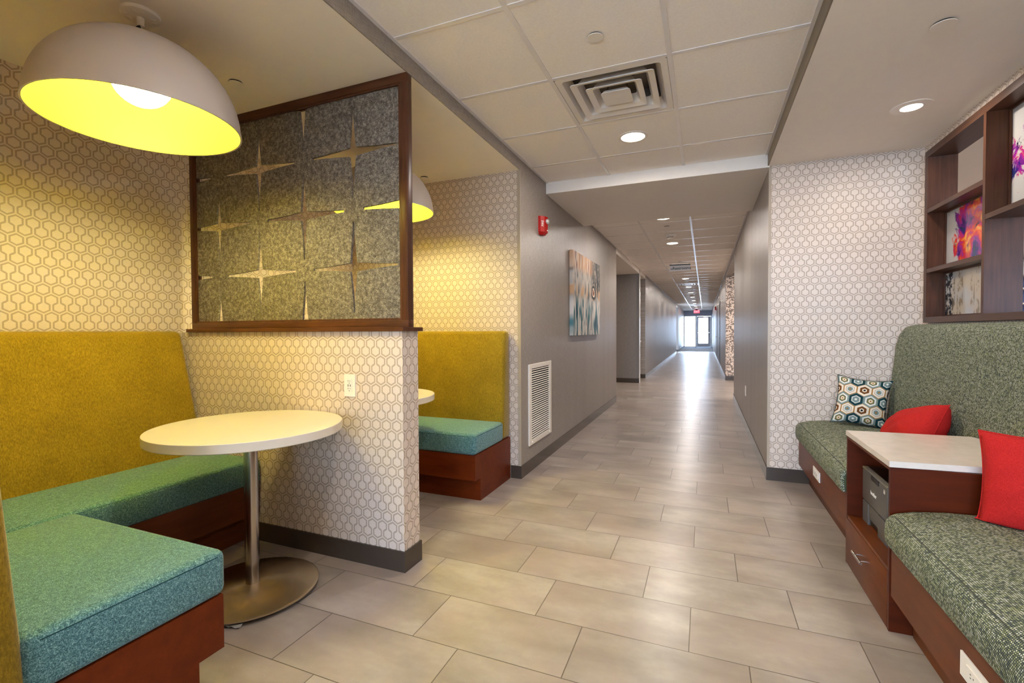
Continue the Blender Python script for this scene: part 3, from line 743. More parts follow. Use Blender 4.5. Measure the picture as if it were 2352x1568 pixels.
for yc, lb in ((15.2, 'far air diffuser gleaming between corridor downlights'), (28.0, 'farthest air diffuser near the end of the corridor')):
    x0, x1 = -0.793, -0.184; t = thing('ceiling_diffuser', lb, 'air diffuser', (-0.4885, yc, ZC), 'square air diffusers')
    b = BM()
    for h in (0.29, 0.21, 0.13):
        for s in (-1, 1):
            box(b, -0.4885-h, -0.4885+h, yc+s*h-0.012, yc+s*h+0.012, ZC-0.022, ZC-0.001); box(b, -0.4885+s*h-0.012, -0.4885+s*h+0.012, yc-h, yc+h, ZC-0.022, ZC-0.001)
    obj('louver_frame', b, M_TEE, t)

# restrooms sign
t = thing('hanging_sign', 'grey sign hanging across the corridor reading Restrooms with a left arrow', 'sign', (-0.487, 10.474, 2.60))
pbox('header_strip', M_BLACK, t, -0.694, -0.280, 10.462, 10.486, 2.577, 2.597, label='black header strip')
pbox('sign_panel', plain('grey_sign_film', (226, 224, 222), 0.4), t, -0.692, -0.282, 10.470, 10.478, 2.458, 2.577)
for x in (-0.66, -0.31):
    b = BM(); tube(b, (x, 10.474, 2.597), (x, 10.474, ZC-0.004), 0.004); obj('hanger', b, M_CHROME, t)
text_mesh('lettering', 'Restrooms', 0.082, M_BLACK, t, (-0.448, 10.468, 2.514), (1, 0, 0), (0, 0, 1), 0.0012, 'black lettering reading Restrooms', bold=0.0012)
b = BM(); prism(b, [(-0.672, 2.505), (-0.655, 2.520), (-0.655, 2.511), (-0.628, 2.511), (-0.628, 2.499), (-0.655, 2.499), (-0.655, 2.490)], 10.4675, 10.470, 'y'); obj('arrow', b, M_BLACK, t)

# exit sign
t = thing('exit_sign', 'small red glowing exit sign under the ceiling at the corridor end', 'sign', (-0.50, 34.0, ZC))
pbox('canopy', M_BLACK, t, -0.58, -0.44, 33.97, 34.03, ZC-0.07, ZC-0.001)
pbox('sign_panel', emit('red_backlit_sign', (1.0, 0.06, 0.10), 1.6), t, -0.68, -0.32, 33.99, 34.01, 2.36, ZC-0.07)
text_mesh('lettering', 'EXIT', 0.17, emit('exit_letters', (1, 0.35, 0.4), 2.0), t, (-0.50, 33.985, 2.455), (1, 0, 0), (0, 0, 1), 0.002)

# ------------------------------------------------------------------ fire alarms, grille, canvas, switch plates
def fire_alarm(yb, xw, side, label, s=1.0):
    t = thing('fire_alarm', label, 'fire alarm', (xw, yb+0.06, 2.10), 'wall fire alarms')
    def X(d): return xw+side*d
    b = BM(); prism(b, [(X(0), yb), (X(0.022), yb+0.002), (X(0.050), yb+0.030), (X(0.062), yb+0.090), (X(0.050), yb+0.122), (X(0), yb+0.128)], 2.122, 2.262, 'z')
    bot = [(X(0), yb), (X(0.022), yb+0.002), (X(0.050), yb+0.030), (X(0.062), yb+0.090), (X(0.050), yb+0.122), (X(0), yb+0.128)]
    v1 = [b.verts.new((p[0], p[1], 2.122)) for p in bot]; v2 = [b.verts.new((xw+(p[0]-xw)*0.55, yb+0.064+(p[1]-yb-0.064)*0.75, 2.098)) for p in bot]
    for i in range(6): b.faces.new((v1[i], v1[(i+1) % 6], v2[(i+1) % 6], v2[i]))
    b.faces.new(v2)
    obj('housing', b, M_REDP, t)
    b = BM(); bmesh.ops.create_icosphere(b, subdivisions=2, radius=1.0, matrix=Matrix.Translation((X(0.057), yb+0.085, 2.222)) @ Matrix.Diagonal((0.022, 0.034, 0.026, 1)))
    obj('strobe_lens', b, plain('clear_strobe_plastic', (176, 176, 172), 0.12), t, 'clear strobe lens', smooth=True)
    b = BM(); box(b, X(0.060) if side > 0 else X(0.066), X(0.066) if side > 0 else X(0.060), yb+0.07, yb+0.085, 2.135, 2.143); obj('indicator', b, M_WHITE, t)
    return t
fa = fire_alarm(4.064, -1.40, 1, 'red fire alarm with clear strobe on the grey wall above the grille')
text_mesh('lettering', 'FIRE', 0.030, M_WHITE, fa, (-1.3625, 4.0795, 2.195), (0, 0, 1), Vector((-0.028, -0.028, 0)), 0.0008)
fire_alarm(22.7, 0.475, -1, 'dark red fire alarm far down the right side of the corridor')

t = thing('wall_grille', 'tall white louvered air grille low on the grey corridor wall', 'air grille', (-1.40, 4.097, 0.228))
y0, y1, z0, z1 = 3.781, 4.410, 0.228, 0.931
b = BM()
box(b, -1.40, -1.388, y0, y0+0.062, z0, z1, 0.002, 1); box(b, -1.40, -1.388, y1-0.062, y1, z0, z1, 0.002, 1)
box(b, -1.40, -1.388, y0+0.061, y1-0.061, z0, z0+0.046, 0.002, 1); box(b, -1.40, -1.388, y0+0.061, y1-0.061, z1-0.040, z1, 0.002, 1)
obj('frame', b, M_WHITE, t)
pbox('backing', M_DARK, t, -1.3995, -1.3985, y0+0.06, y1-0.06, z0+0.045, z1-0.039)
b = BM(); n_l = 31
for i in range(n_l):
    z = z0+0.050+(z1-z0-0.092)*(i+0.5)/n_l
    hexa(b, [(-1.3965, y0+0.060, z+0.003), (-1.389, y0+0.060, z-0.0035), (-1.389, y1-0.060, z-0.0035), (-1.3965, y1-0.060, z+0.003),
             (-1.3965, y0+0.060, z+0.0045), (-1.389, y0+0.060, z-0.0010), (-1.389, y1-0.060, z-0.0010), (-1.3965, y1-0.060, z+0.0045)])
obj('louvers', b, M_WHITE, t)
for yy in (y0+0.07, y1-0.075):
    b = BM(); bmesh.ops.create_uvsphere(b, u_segments=12, v_segments=8, radius=0.008, matrix=Matrix.Translation((-1.387, yy, z0+0.024))); obj('latch_knob', b, M_WHITE, t, smooth=True)

t = thing('canvas_print', 'large canvas print of blurred glassware on the grey corridor wall', 'picture', (-1.40, 5.84, 1.167))
pbox('canvas', canvas_print(), t, -1.3985, -1.354, 5.114, 6.557, 1.167, 2.122, bev=0.002)

def outlet_face(t, place, w, h, slots, m=M_WHITE):       # place(u, v, d) -> world point; d outwards
    def pb(name, u0, u1, v0, v1, d0, d1, mat, lab=None):
        b = BM(); hexa(b, [place(u0, v0, d0), place(u1, v0, d0), place(u1, v1, d0), place(u0, v1, d0), place(u0, v0, d1), place(u1, v0, d1), place(u1, v1, d1), place(u0, v1, d1)], 0.0012 if d1-d0 > 0.003 else 0, 2)
        return obj(name, b, mat, t, lab)
    pb('cover_plate', -w/2, w/2, -h/2, h/2, 0, 0.006, m)
    pb('socket_insert', -0.017 if h > w else -w*0.32, 0.017 if h > w else w*0.32, -h*0.28 if h > w else -0.017, h*0.28 if h > w else 0.017, 0.006, 0.0085, m)
    pieces = {}
    for q in slots: pieces.setdefault((q[0] >= 0) if w > h else (q[1] >= 0 if len(slots) < 5 else True), []).append(q)
    for grp in pieces.values():
      b = BM()
      for u, v, a, c in grp:
        hexa(b, [place(u-a, v-c, 0.0084), place(u+a, v-c, 0.0084), place(u+a, v+c, 0.0084), place(u-a, v+c, 0.0084), place(u-a, v-c, 0.0090), place(u+a, v-c, 0.0090), place(u+a, v+c, 0.0090), place(u-a, v+c, 0.0090)])
      obj('socket_slots', b, M_BLACK, t)
t = thing('wall_outlet', 'cream power and usb outlet on the partition wall above the booth table', 'outlet', (-1.738, 1.981, 0.937))
outlet_face(t, lambda u, v, d: (-1.738+u, 1.981-d, 0.937+v), 0.072, 0.118,
            [(-0.007, 0.024, 0.0012, 0.004), (0.006, 0.024, 0.0010, 0.0035), (0, 0.013, 0.0022, 0.002), (-0.007, 0.0, 0.002, 0.006), (0.007, 0.0, 0.002, 0.006), (-0.007, -0.016, 0.0012, 0.004), (0.006, -0.016, 0.0010, 0.0035), (0, -0.028, 0.0022, 0.002)])
t = thing('bench_outlet', 'small white outlet on the wooden front of the far lounge bench', 'outlet', (0.695, 3.645, 0.26), 'outlets in the bench fronts')
outlet_face(t, lambda u, v, d: (0.6945-d, 3.645-u, 0.26+v), 0.19, 0.064, [(-0.03, 0.004, 0.002, 0.0012), (-0.03, -0.006, 0.002, 0.0012), (-0.018, 0, 0.0015, 0.002), (0.02, 0.004, 0.002, 0.0012), (0.02, -0.006, 0.002, 0.0012), (0.032, 0, 0.0015, 0.002)])
t = thing('bench_outlet', 'wide cream outlet strip on the wooden front of the near lounge bench', 'outlet', (0.695, 1.625, 0.257), 'outlets in the bench fronts')
outlet_face(t, lambda u, v, d: (0.6945-d, 1.625-u, 0.257+v), 0.22, 0.070, [(-0.045, 0.004, 0.003, 0.0012), (-0.045, -0.006, 0.003, 0.0012), (-0.03, 0, 0.0015, 0.002), (-0.005, 0.004, 0.003, 0.0012), (-0.005, -0.006, 0.003, 0.0012), (0.01, 0, 0.0015, 0.002), (0.035, 0, 0.006, 0.003)])
t = thing('corridor_outlet', 'thin white outlet plate low on the right corridor wall', 'outlet', (0.475, 6.49, 0.466))
outlet_face(t, lambda u, v, d: (0.475-d, 6.49-u, 0.466+v), 0.075, 0.122, [(0, 0.02, 0.004, 0.004), (0, -0.02, 0.004, 0.004)])

# ------------------------------------------------------------------ felt screen on the partition
b = BM(); box(b, -3.01, -1.385, 1.960, 2.138, 1.222, 1.243, 0.002, 1)
tag(recentre(obj('partition_ledge', b, M_WALN_X), (-2.2, 2.05, 1.222)), 'dark walnut ledge capping the low wallpapered partition', 'ledge')
t = thing('felt_screen', 'dark wood framed grey felt screen with four-pointed star cut-outs', 'screen', (-2.23, 2.05, 1.243))
FX0, FX1, FZ0, FZ1, FY0, FY1 = -3.053, -1.400, 1.243, 2.531, 2.028, 2.074
pbox('top_rail', M_WALN_X, t, FX0, FX1, FY0, FY1, FZ1-0.042, FZ1, bev=0.001)
pbox('bottom_rail', M_WALN_X, t, FX0, FX1, FY0, FY1, FZ0, FZ0+0.036, bev=0.001)
pbox('side_post', M_WALN_Z, t, FX0, FX0+0.034, FY0, FY1, FZ0+0.036, FZ1-0.042, bev=0.001)
pbox('side_post', M_WALN_Z, t, FX1-0.040, FX1, FY0, FY1, FZ0+0.036, FZ1-0.042, bev=0.001)
b = BM(); ix0, ix1, iz0, iz1 = FX0+0.034, FX1-0.040, FZ0+0.036, FZ1-0.042
for a in ((ix0, ix0+0.010, iz0, iz1), (ix1-0.014, ix1, iz0, iz1), (ix0+0.01, ix1-0.014, iz0, iz0+0.012), (ix0+0.01, ix1-0.014, iz1-0.010, iz1)):
    box(b, a[0], a[1], 2.034, 2.0435, a[2], a[3]); box(b, a[0], a[1], 2.0585, 2.068, a[2], a[3])
obj('stop_bead', b, M_WALN_Z, t)
bm = BM(); box(bm, ix0, ix1, 2.044, 2.058, iz0, iz1)
pan = obj('felt_panel', bm, M_FELT, t, 'grey felt panel with star-shaped holes')
def star(cx, cz, hw=0.286, hh=0.246, core=0.024):
    pts = []
    def w(tt, w0): return w0+(core-w0)*tt**1.4          # tt 0 at the tip, 1 at the core
    K = 8; q = []
    for i in range(K+1):                                 # right spoke tip to core, upper edge
        f = i/K; q.append((hw+(core-hw)*f, w(f, 0.0062)))
    for i in range(1, K+1):                              # core to upper tip, right edge
        f = 1-i/K; q.append((w(f, 0.0042), core+(hh-core)*(i/K)))
    for sx, sz, rev in ((1, 1, 0), (-1, 1, 1), (-1, -1, 0), (1, -1, 1)):
        seq = q[::-1] if rev else q
        pts += [(cx+sx*p[0], cz+sz*p[1]) for p in seq]
    out = []
    for p in pts:
        if not out or (abs(out[-1][0]-p[0])+abs(out[-1][1]-p[1])) > 1e-5: out.append(p)
    return out
cut = BM()
for k in range(-1, 6):
    cx = -1.759-0.3506*k; base = 2.189 if k % 2 == 0 else 1.879
    for j in range(-2, 3):
        cz = base+0.619*j
        if 1.0 < cz < 2.75 and cx > -3.3: prism(cut, star(cx, cz), 2.03, 2.07, 'y')
cme = bpy.data.meshes.new('cutter'); cut.to_mesh(cme); cut.free(); co = bpy.data.objects.new('cutter', cme); COL.objects.link(co)
co.location = (0, 0, 0)
md = pan.modifiers.new('cut', 'BOOLEAN'); md.object = co; md.operation = 'DIFFERENCE'; md.solver = 'EXACT'
bpy.context.view_layer.update()
dg = bpy.context.evaluated_depsgraph_get(); nm = bpy.data.meshes.new_from_object(pan.evaluated_get(dg))
pan.modifiers.clear(); pan.data = nm; bpy.data.objects.remove(co)

# ------------------------------------------------------------------ booth benches
def seam_sub(parent, pts, r=0.003, m=None):
    b = BM(); path_tube(b, pts, r, 6); obj('piping', b, m or M_SEAM, parent, smooth=True)
# bench along the left wall
def cushion(name, m, parent, pts, bev, seg=5, uv=False, crown=0.0, label=None):
    b = BM(); hexa(b, pts, bev, seg)
    if crown or uv:
        bmesh.ops.triangulate(b, faces=[f for f in b.faces if len(f.verts) > 4]) if False else None
    o = obj(name, b, m, parent, label, smooth=True, sharp=60)
    if uv: uv_box(o)
    return o
def hx(x0, x1, y0, y1, z0, z1): return [(x0, y0, z0), (x1, y0, z0), (x1, y1, z0), (x0, y1, z0), (x0, y0, z1), (x1, y0, z1), (x1, y1, z1), (x0, y1, z1)]
t = thing('booth_bench', 'long mustard and green bench running along the left wall of the near booth', 'bench', (-2.75, 1.2, 0), 'booth benches')
b = BM(); prism(b, [(-3.118, 0), (-2.50, 0), (-2.50, 0.165), (-2.41, 0.165), (-2.41, 0.345), (-3.118, 0.345)], 0.432, 1.970, 'y'); obj('base', b, M_MAH_Y, t, 'red-brown wooden base with recessed toe kick')
A_seat = cushion('seat_cushion', M_TEAL, t, hx(-2.92, -2.396, 0.60, 1.975, 0.345, 0.487), 0.022, 4)
seam_sub(A_seat, [(-2.400, 0.62, 0.474), (-2.400, 1.96, 0.474)], 0.002)
b = BM(); hexa(b, [(-3.118, 0.50, 0.345), (-2.83, 0.50, 0.345), (-2.83, 1.972, 0.345), (-3.118, 1.972, 0.345), (-3.118, 0.50, 1.230), (-3.02, 0.50, 1.230), (-3.02, 1.945, 1.230), (-3.118, 1.945, 1.230)], 0.035, 5)
obj('backrest', b, M_YEL, t, 'mustard upholstered back', smooth=True, sharp=60)

def facing_bench(label, yf, sgn, x0):       # yf: y of the wooden front; sgn +1 means the seat faces +y
    def Y(d): return yf-sgn*d                # d measured back from the front
    t = thing('booth_bench', label, 'bench', (-2.0, Y(0.3), 0), 'booth benches')
    wall = Y(0.645)
    b = BM(); prism(b, [(Y(0.085), 0), (wall, 0), (wall, 0.345), (Y(0), 0.345), (Y(0), 0.165), (Y(0.085), 0.165)], x0, -1.490, 'x'); obj('base', b, M_MAH_X, t, 'red-brown wooden base with recessed toe kick')
    ys = sorted((Y(-0.012), Y(0.50)))
    st = cushion('seat_cushion', M_TEAL, t, hx(x0+0.012, -1.484, ys[0], ys[1], 0.345, 0.497), 0.028, 5, label='teal tweed seat cushion')
    seam_sub(st, [(-1.4865, Y(0.02), 0.478), (-1.4865, Y(0.47), 0.478)], 0.0018)
    seam_sub(st, [(x0+0.05, Y(-0.009), 0.478), (-1.51, Y(-0.009), 0.478)], 0.0018)
    b = BM(); a, c, d = Y(0.485), Y(0.545), wall
    pts = [(x0, a, 0.345), (-1.490, a, 0.345), (-1.490, d, 0.345), (x0, d, 0.345), (x0, c, 1.222), (-1.490, c, 1.222), (-1.490, d, 1.222), (x0, d, 1.222)]
    hexa(b, pts, 0.030, 5); obj('backrest', b, M_YEL, t, 'mustard upholstered back', smooth=True, sharp=60)
    return t
facing_bench('teal-seated bench in the left foreground, its wooden end towards the aisle', 1.076, 1, -2.375)
facing_bench('teal and mustard bench against the back wall of the second booth', 2.946, -1, -3.118)

# tables
def booth_table(cx, cy, label):
    t = thing('pedestal_table', label, 'table', (cx, cy, 0), 'round booth tables')
    b = BM(); R = 0.405; z1 = 0.790; z0 = 0.750
    lathe(b, cx, cy, [(0, z0), (R-0.003, z0), (R, z0+0.003), (R, z1-0.002), (R-0.002, z1), (0, z1)], 96); obj('table_top', b, M_LAM, t, smooth=True)
    b = BM(); lathe(b, cx, cy, [(0.030, 0.045), (0.030, z0-0.012), (0.09, z0-0.008), (0.09, z0), (0, z0)], 40); obj('pole', b, M_STEEL, t, 'brushed steel pole', smooth=True)
    b = BM(); lathe(b, cx, cy, [(0, 0.018), (0.280, 0.018), (0.288, 0.020), (0.288, 0.025), (0.280, 0.029), (0.06, 0.046), (0, 0.048)], 96); obj('base_disc', b, M_STEELB, t, 'brushed steel disc foot', smooth=True)
    b = BM()
    for k in range(4):
        a = pi/4+k*pi/2; lathe(b, cx+0.22*cos(a), cy+0.22*sin(a), [(0, 0), (0.016, 0), (0.016, 0.012), (0.006, 0.018), (0, 0.018)], 16)
    lathe(b, cx, cy, [(0, 0.006), (0.16, 0.006), (0.20, 0.018), (0, 0.018)], 40)
    obj('levelling_feet', b, M_BLACK, t)
    return t
booth_table(-1.966, 1.566, 'round cream table on a steel pedestal in the near booth')
booth_table(-2.09, 2.62, 'cream table in the second booth, mostly behind the partition')
b = BM(); random.seed(3); pts = []
for i in range(9):
    for j in range(3): pts.append(b.verts.new((-1.885+0.0145*i, 1.307+0.004*i+0.010*j, 0.003+0.012*random.random())))
for i in range(8):
    for j in range(2): b.faces.new((pts[i*3+j], pts[i*3+j+1], pts[i*3+j+4], pts[i*3+j+3]))
w = obj('crumpled_wrapper', b, M_PAPER); tag(w, 'crumpled silvery wrapper caught under the steel table foot', 'wrapper')
md = w.modifiers.new('thickness', 'SOLIDIFY'); md.thickness = 0.0006; recentre(w, (-1.83, 1.33, 0.0))

# pendants
def pendant(cx, cy, label, zr=2.085, R=0.354, zt=2.425, power=POW_BULB):
    t = thing('pendant_lamp', label, 'pendant lamp', (cx, cy, ZS), 'dome pendants over the booths')
    th = 0.004; b = BM(); prof = []
    K = 22
    for i in range(K+1):
        a = pi/2*i/K; prof.append((R*cos(a)**0.92 if i < K else 0.0, zr+(zt-zr)*sin(a)))
    b1 = BM(); lathe(b1, cx, cy, [(R-0.004, zr-0.002), (R+0.003, zr-0.002), (R+0.003, zr+0.004)]+prof[1:], 96)
    obj('dome_shade', b1, M_SHADE, t, 'white outer dome', smooth=True)
    inner = [(max(r-th, 0), z-th if z > zr else z) for r, z in prof]; inner[-1] = (0, zt-th-0.001)
    b2 = BM(); lathe(b2, cx, cy, inner, 96)
    obj('shade_lining', b2, M_SHIN, t, 'bright yellow lining', smooth=True)
    b3 = BM(); bmesh.ops.create_uvsphere(b3, u_segments=32, v_segments=20, radius=0.105, matrix=Matrix.Translation((cx, cy, 2.262))); obj('globe_bulb', b3, M_BULB, t, 'glowing white globe', smooth=True)
    b4 = BM(); lathe(b4, cx, cy, [(0, 2.36), (0.03, 2.36), (0.03, zt-0.006), (0, zt-0.006)], 24); obj('socket', b4, M_WHITE, t)
    b5 = BM(); lathe(b5, cx, cy, [(0, ZS-0.016), (0.060, ZS-0.016), (0.068, ZS-0.012), (0.070, ZS), (0, ZS)], 48)
    for k in range(6):
        a = k*pi/3+0.4; c0 = (cx+0.058*cos(a), cy+0.058*sin(a)); pts = []
        for i in range(9):
            f = a+pi+(-1.15+2.3*i/8); p = (c0[0]+0.019*cos(f), c0[1]+0.019*sin(f), ZS-0.0165)
            pts.append(p)
        path_tube(b5, pts, 0.0018, 6)
    obj('ceiling_canopy', b5, M_WHITE, t, smooth=True)
    b6 = BM(); lathe(b6, cx, cy, [(0, ZS-0.016), (0.014, ZS-0.018), (0.012, ZS-0.05), (0.006, ZS-0.052), (0.006, zt-0.004), (0, zt-0.004)], 24); obj('stem', b6, M_WHITE, t, smooth=True)
    b7 = BM(); tube(b7, (cx-0.010, cy-0.008, ZS-0.058), (cx+0.006, cy-0.004, ZS-0.055), 0.006); obj('set_screw', b7, M_BLACK, t)
    return t
pendant(-2.155, 1.245, 'large white dome pendant with yellow lining hanging over the near booth')
pendant(-2.15, 2.82, 'white dome pendant over the second booth, partly hidden by the felt screen')

# ------------------------------------------------------------------ lounge banquette on the right
def basket_cushion(name, parent, pts, bev, seg, label=None): return cushion(name, M_BSK, parent, pts, bev, seg, True, label=label)
def lounge_bench(label, y0, y1):
    t = thing('lounge_bench', label, 'bench', (1.0, (y0+y1)/2, 0), 'lounge benches')
    b = BM(); prism(b, [(0.768, 0), (1.24, 0), (1.24, 0.362), (0.695, 0.362), (0.695, 0.152), (0.768, 0.152)], y0, y1, 'y'); obj('base', b, M_MAH_Y, t, 'brown wooden base with recessed toe kick')
    prof = [(1.226, 0.3625), (0.676, 0.3625), (0.670, 0.375), (0.667, 0.42), (0.671, 0.455), (0.684, 0.478), (0.705, 0.490), (0.76, 0.504), (0.86, 0.515), (1.0, 0.519), (1.12, 0.517), (1.226, 0.512)]
    ln = [0.0]
    for p, q in zip(prof, prof[1:]): ln.append(ln[-1]+math.hypot(p[0]-q[0], p[1]-q[1]))
    b = BM(); uvl = b.loops.layers.uv.new('uv'); rows = []; ya, yb = y0+0.004, y1+0.005
    seq = [(ya, 0.016), (ya+0.003, 0.008), (ya+0.010, 0.002), (ya+0.022, 0.0)] + [(ya+0.022+(yb-ya-0.044)*k/12, 0.0) for k in range(1, 12)] + [(yb-0.022, 0.0), (yb-0.010, 0.002), (yb-0.003, 0.008), (yb, 0.016)]
    for yv, ins in seq:
        rows.append([b.verts.new((x+(ins if 1 <= i <= 6 else 0), yv, z-(ins if i >= 5 else 0))) for i, (x, z) in enumerate(prof)])
    for r_, (r, q) in enumerate(zip(rows, rows[1:])):
        for i in range(len(prof)-1):
            f = b.faces.new((r[i], r[i+1], q[i+1], q[i]))
            for l, (uu, vv) in zip(f.loops, ((seq[r_][0], ln[i]), (seq[r_][0], ln[i+1]), (seq[r_+1][0], ln[i+1]), (seq[r_+1][0], ln[i]))): l[uvl].uv = (uu, vv)
        b.faces.new((r[-1], r[0], q[0], q[-1]))
    b.faces.new(rows[0]); b.faces.new(rows[-1][::-1])
    c = obj('seat_cushion', b, M_BSK, t, smooth=True, sharp=60)
    seam_sub(c, [(0.694, y0+0.03, 0.4840), (0.694, y1-0.03, 0.4840)], 0.0016, plain('dark_weave_piping', (58, 60, 48), 0.8))
    return t
lounge_bench('far green-weave lounge bench between the wallpapered wall and the cabinet', 2.945, 4.303)
lounge_bench('near green-weave lounge bench in the right foreground', -0.6, 2.300)
b = BM(); prof = [(1.46, 0.36), (1.242, 0.36), (1.236, 0.49), (1.262, 0.80), (1.292, 1.10), (1.312, 1.185), (1.345, 1.235), (1.39, 1.252), (1.46, 1.254)]
ys = [4.300, 4.296, 4.284, 4.262, 4.230, 4.19] + [4.1-0.2*i for i in range(24)]
rows = []
for k, yv in enumerate(ys):
    ins = {0: 0.055, 1: 0.034, 2: 0.018, 3: 0.007, 4: 0.002}.get(k, 0.0)
    rows.append([b.verts.new((min(1.46, x+ins*(1 if 0 < i < 8 else 0)), yv, z-(ins*0.8 if i >= 5 else 0))) for i, (x, z) in enumerate(prof)])
for r, q in zip(rows, rows[1:]):
    for i in range(len(prof)-1): b.faces.new((r[i], r[i+1], q[i+1], q[i]))
    b.faces.new((r[-1], r[0], q[0], q[-1]))
b.faces.new(rows[0]); b.faces.new(rows[-1][::-1])
bk = obj('banquette_back', b, M_BSK, smooth=True, sharp=50)
tag(bk, 'long green-weave upholstered banquette back along the right wall', 'bench back')
uv_box(bk); 

# cabinet between the benches
t = thing('printer_cabinet', 'brown wooden cabinet with a drawer and open cubby between the lounge benches', 'cabinet', (0.96, 2.62, 0))
CY0, CY1, CX0, CX1 = 2.312, 2.938, 0.692, 1.225
pbox('side_panel', M_MAH_D, t, CX0, CX1, CY0, CY0+0.018, 0, 0.668); pbox('side_panel', M_MAH_D, t, CX0, CX1, CY1-0.018, CY1, 0, 0.668)
pbox('back_panel', M_MAH_Y, t, CX1-0.012, CX1, CY0+0.018, CY1-0.018, 0.0, 0.668)
pbox('shelf', M_MAH_Y, t, CX0+0.002, CX1-0.012, CY0+0.018, CY1-0.018, 0.236, 0.252); pbox('top_panel', M_MAH_Y, t, CX0, CX1-0.012, CY0+0.018, CY1-0.018, 0.652, 0.668)
d = pbox('drawer', M_MAH_Y, t, CX0-0.001, CX0+0.017, CY0+0.020, CY1-0.003, 0.004, 0.234, bev=0.001, label='brown drawer front')
b = BM(); tube(b, (0.660, 2.560, 0.154), (0.660, 2.690, 0.154), 0.0062, 16); tube(b, (0.660, 2.591, 0.154), (0.692, 2.591, 0.154), 0.0042, 12); tube(b, (0.660, 2.662, 0.154), (0.692, 2.662, 0.154), 0.0042, 12)
obj('handle', b, M_CHROME, d, 'satin metal bar handle', smooth=True)
b = BM(); prism(b, [(0.686, 2.304), (0.983, 2.328), (1.232, 2.34), (1.232, 2.905), (1.205, 2.968), (0.686, 2.934)][::-1], 0.669, 0.693, 'z')
tag(recentre(obj('quartz_top', b, M_QTZ), (0.95, 2.63, 0.669)), 'pale beige quartz slab lying on the cabinet between the benches', 'countertop')

# printer
t = thing('laser_printer', 'dark grey desktop printer standing inside the open cabinet cubby', 'printer', (0.93, 2.71, 0.252))
PX, PY0, PY1, PZ0, PZ1 = 0.748, 2.535, 2.885, 0.2525, 0.527
b = BM(); box(b, PX, 1.12, PY0, PY1, 0.362, PZ1-0.012, 0.006, 3); obj('body', b, M_PRN, t, smooth=True)
b = BM()
box(b, PX+0.002, 1.12, PY0, PY0+0.125, PZ0, 0.357, 0.003, 2); box(b, PX+0.002, 1.12, PY1-0.085, PY1, PZ0, 0.357, 0.003, 2); box(b, PX+0.006, 1.12, PY0+0.1, PY1-0.06, PZ0+0.036, 0.357)
obj('paper_tray', b, M_PRN, t)
pbox('tray_recess', M_BLACK, t, PX+0.012, 1.11, PY0+0.11, PY1-0.07, PZ0+0.008, PZ0+0.036)
b = BM(); box(b, PX-0.001, 1.12, PY0, PY1, PZ1-0.012, PZ1, 0.003, 2); obj('top_cover', b, plain('grey_printer_rim', (104, 98, 90), 0.35), t, smooth=True)
pbox('output_well', M_BLACK, t, PX+0.02, 1.10, PY0+0.02, PY1-0.02, PZ1-0.002, PZ1+0.002)
pbox('finger_notch', M_BLACK, t, PX-0.0015, PX+0.004, PY0+0.105, PY0+0.215, PZ1-0.034, PZ1-0.012)
text_mesh('lettering', 'brother', 0.026, M_WHITE, t, (PX-0.0012, 2.712, 0.432), (0, -1, 0), (0, 0, 1), 0.0006, 'white maker name lettering', bold=0.0004)
b = BM(); 
for a in ((2.562, 2.5635, 0.482, 0.500), (2.5745, 2.576, 0.482, 0.500), (2.562, 2.576, 0.482, 0.4835), (2.562, 2.576, 0.4985, 0.500), (2.567, 2.571, 0.488, 0.493)): box(b, PX-0.001, PX, *a)
obj('emblem', b, M_WHITE, t)

# pillows
def pillow(name, label, m, c, U, V, T, seg=28, clampf=None, group=None, pinch=0.10, uvscale=True, seam=True):
    c, U, V = Vector(c), Vector(U), Vector(V); Nn = U.cross(V).normalized()
    b = BM(); uvl = b.loops.layers.uv.new('uv'); grids = []
    lu, lv = U.length, V.length
    for side in (1, -1):
        g = []
        for i in range(seg+1):
            row = []
            for j in range(seg+1):
                u = -1+2*i/seg; v = -1+2*j/seg
                e = (max(0, (1-u*u))*max(0, (1-v*v)))**0.42
                pu = u*(1-pinch*(1-v*v)*0.0 - pinch*(1-abs(v)**2.2)*abs(u)**2); pv = v*(1-pinch*(1-abs(u)**2.2)*abs(v)**2)
                w = 0.006*sin(7*u+3*v)*e + 0.004*sin(13*v-5*u)*e
                p = c+U*pu+V*pv+Nn*side*(T/2*e+w*0.6)
                if clampf: p = clampf(p)
                row.append(b.verts.new(p))
            g.append(row)
        grids.append(g)
    for k, g in enumerate(grids):
        for i in range(seg):
            for j in range(seg):
                vs = [g[i][j], g[i+1][j], g[i+1][j+1], g[i][j+1]]
                idx = [(i, j), (i+1, j), (i+1, j+1), (i, j+1)]
                if k: vs = vs[::-1]; idx = idx[::-1]
                f = b.faces.new(vs)
                for l, (a, d) in zip(f.loops, idx): l[uvl].uv = ((-1+2*a/seg)*lu, (-1+2*d/seg)*lv)
    bmesh.ops.remove_doubles(b, verts=b.verts, dist=0.0008)
    t = thing(name, label, 'pillow', c, group)
    me_o = obj('cover', b, m, t, smooth=True, sharp=70)
    if seam:
        s = BM(); pts = []
        for k in range(4):
            for i in range(14):
                f = -1+2*i/14; u, v = ((f, -1), (1, f), (-f, 1), (-1, -f))[k]
                pu = u*(1-pinch*(1-abs(v)**2.2)*abs(u)**2); pv = v*(1-pinch*(1-abs(u)**2.2)*abs(v)**2)
                p = c+U*pu+V*pv
                if clampf: p = clampf(p)
                pts.append(p)
        path_tube(s, pts+pts[:1], 0.0022, 6); obj('edge_seam', s, m, t, smooth=True)
    return t
def seatclamp(p):
    p = Vector(p); p.z = max(p.z, 0.5225); lim = 1.236 + max(0, p.z-0.49)*0.085 - 0.004
    p.x = min(p.x, lim); p.y = min(p.y, 4.302); return p
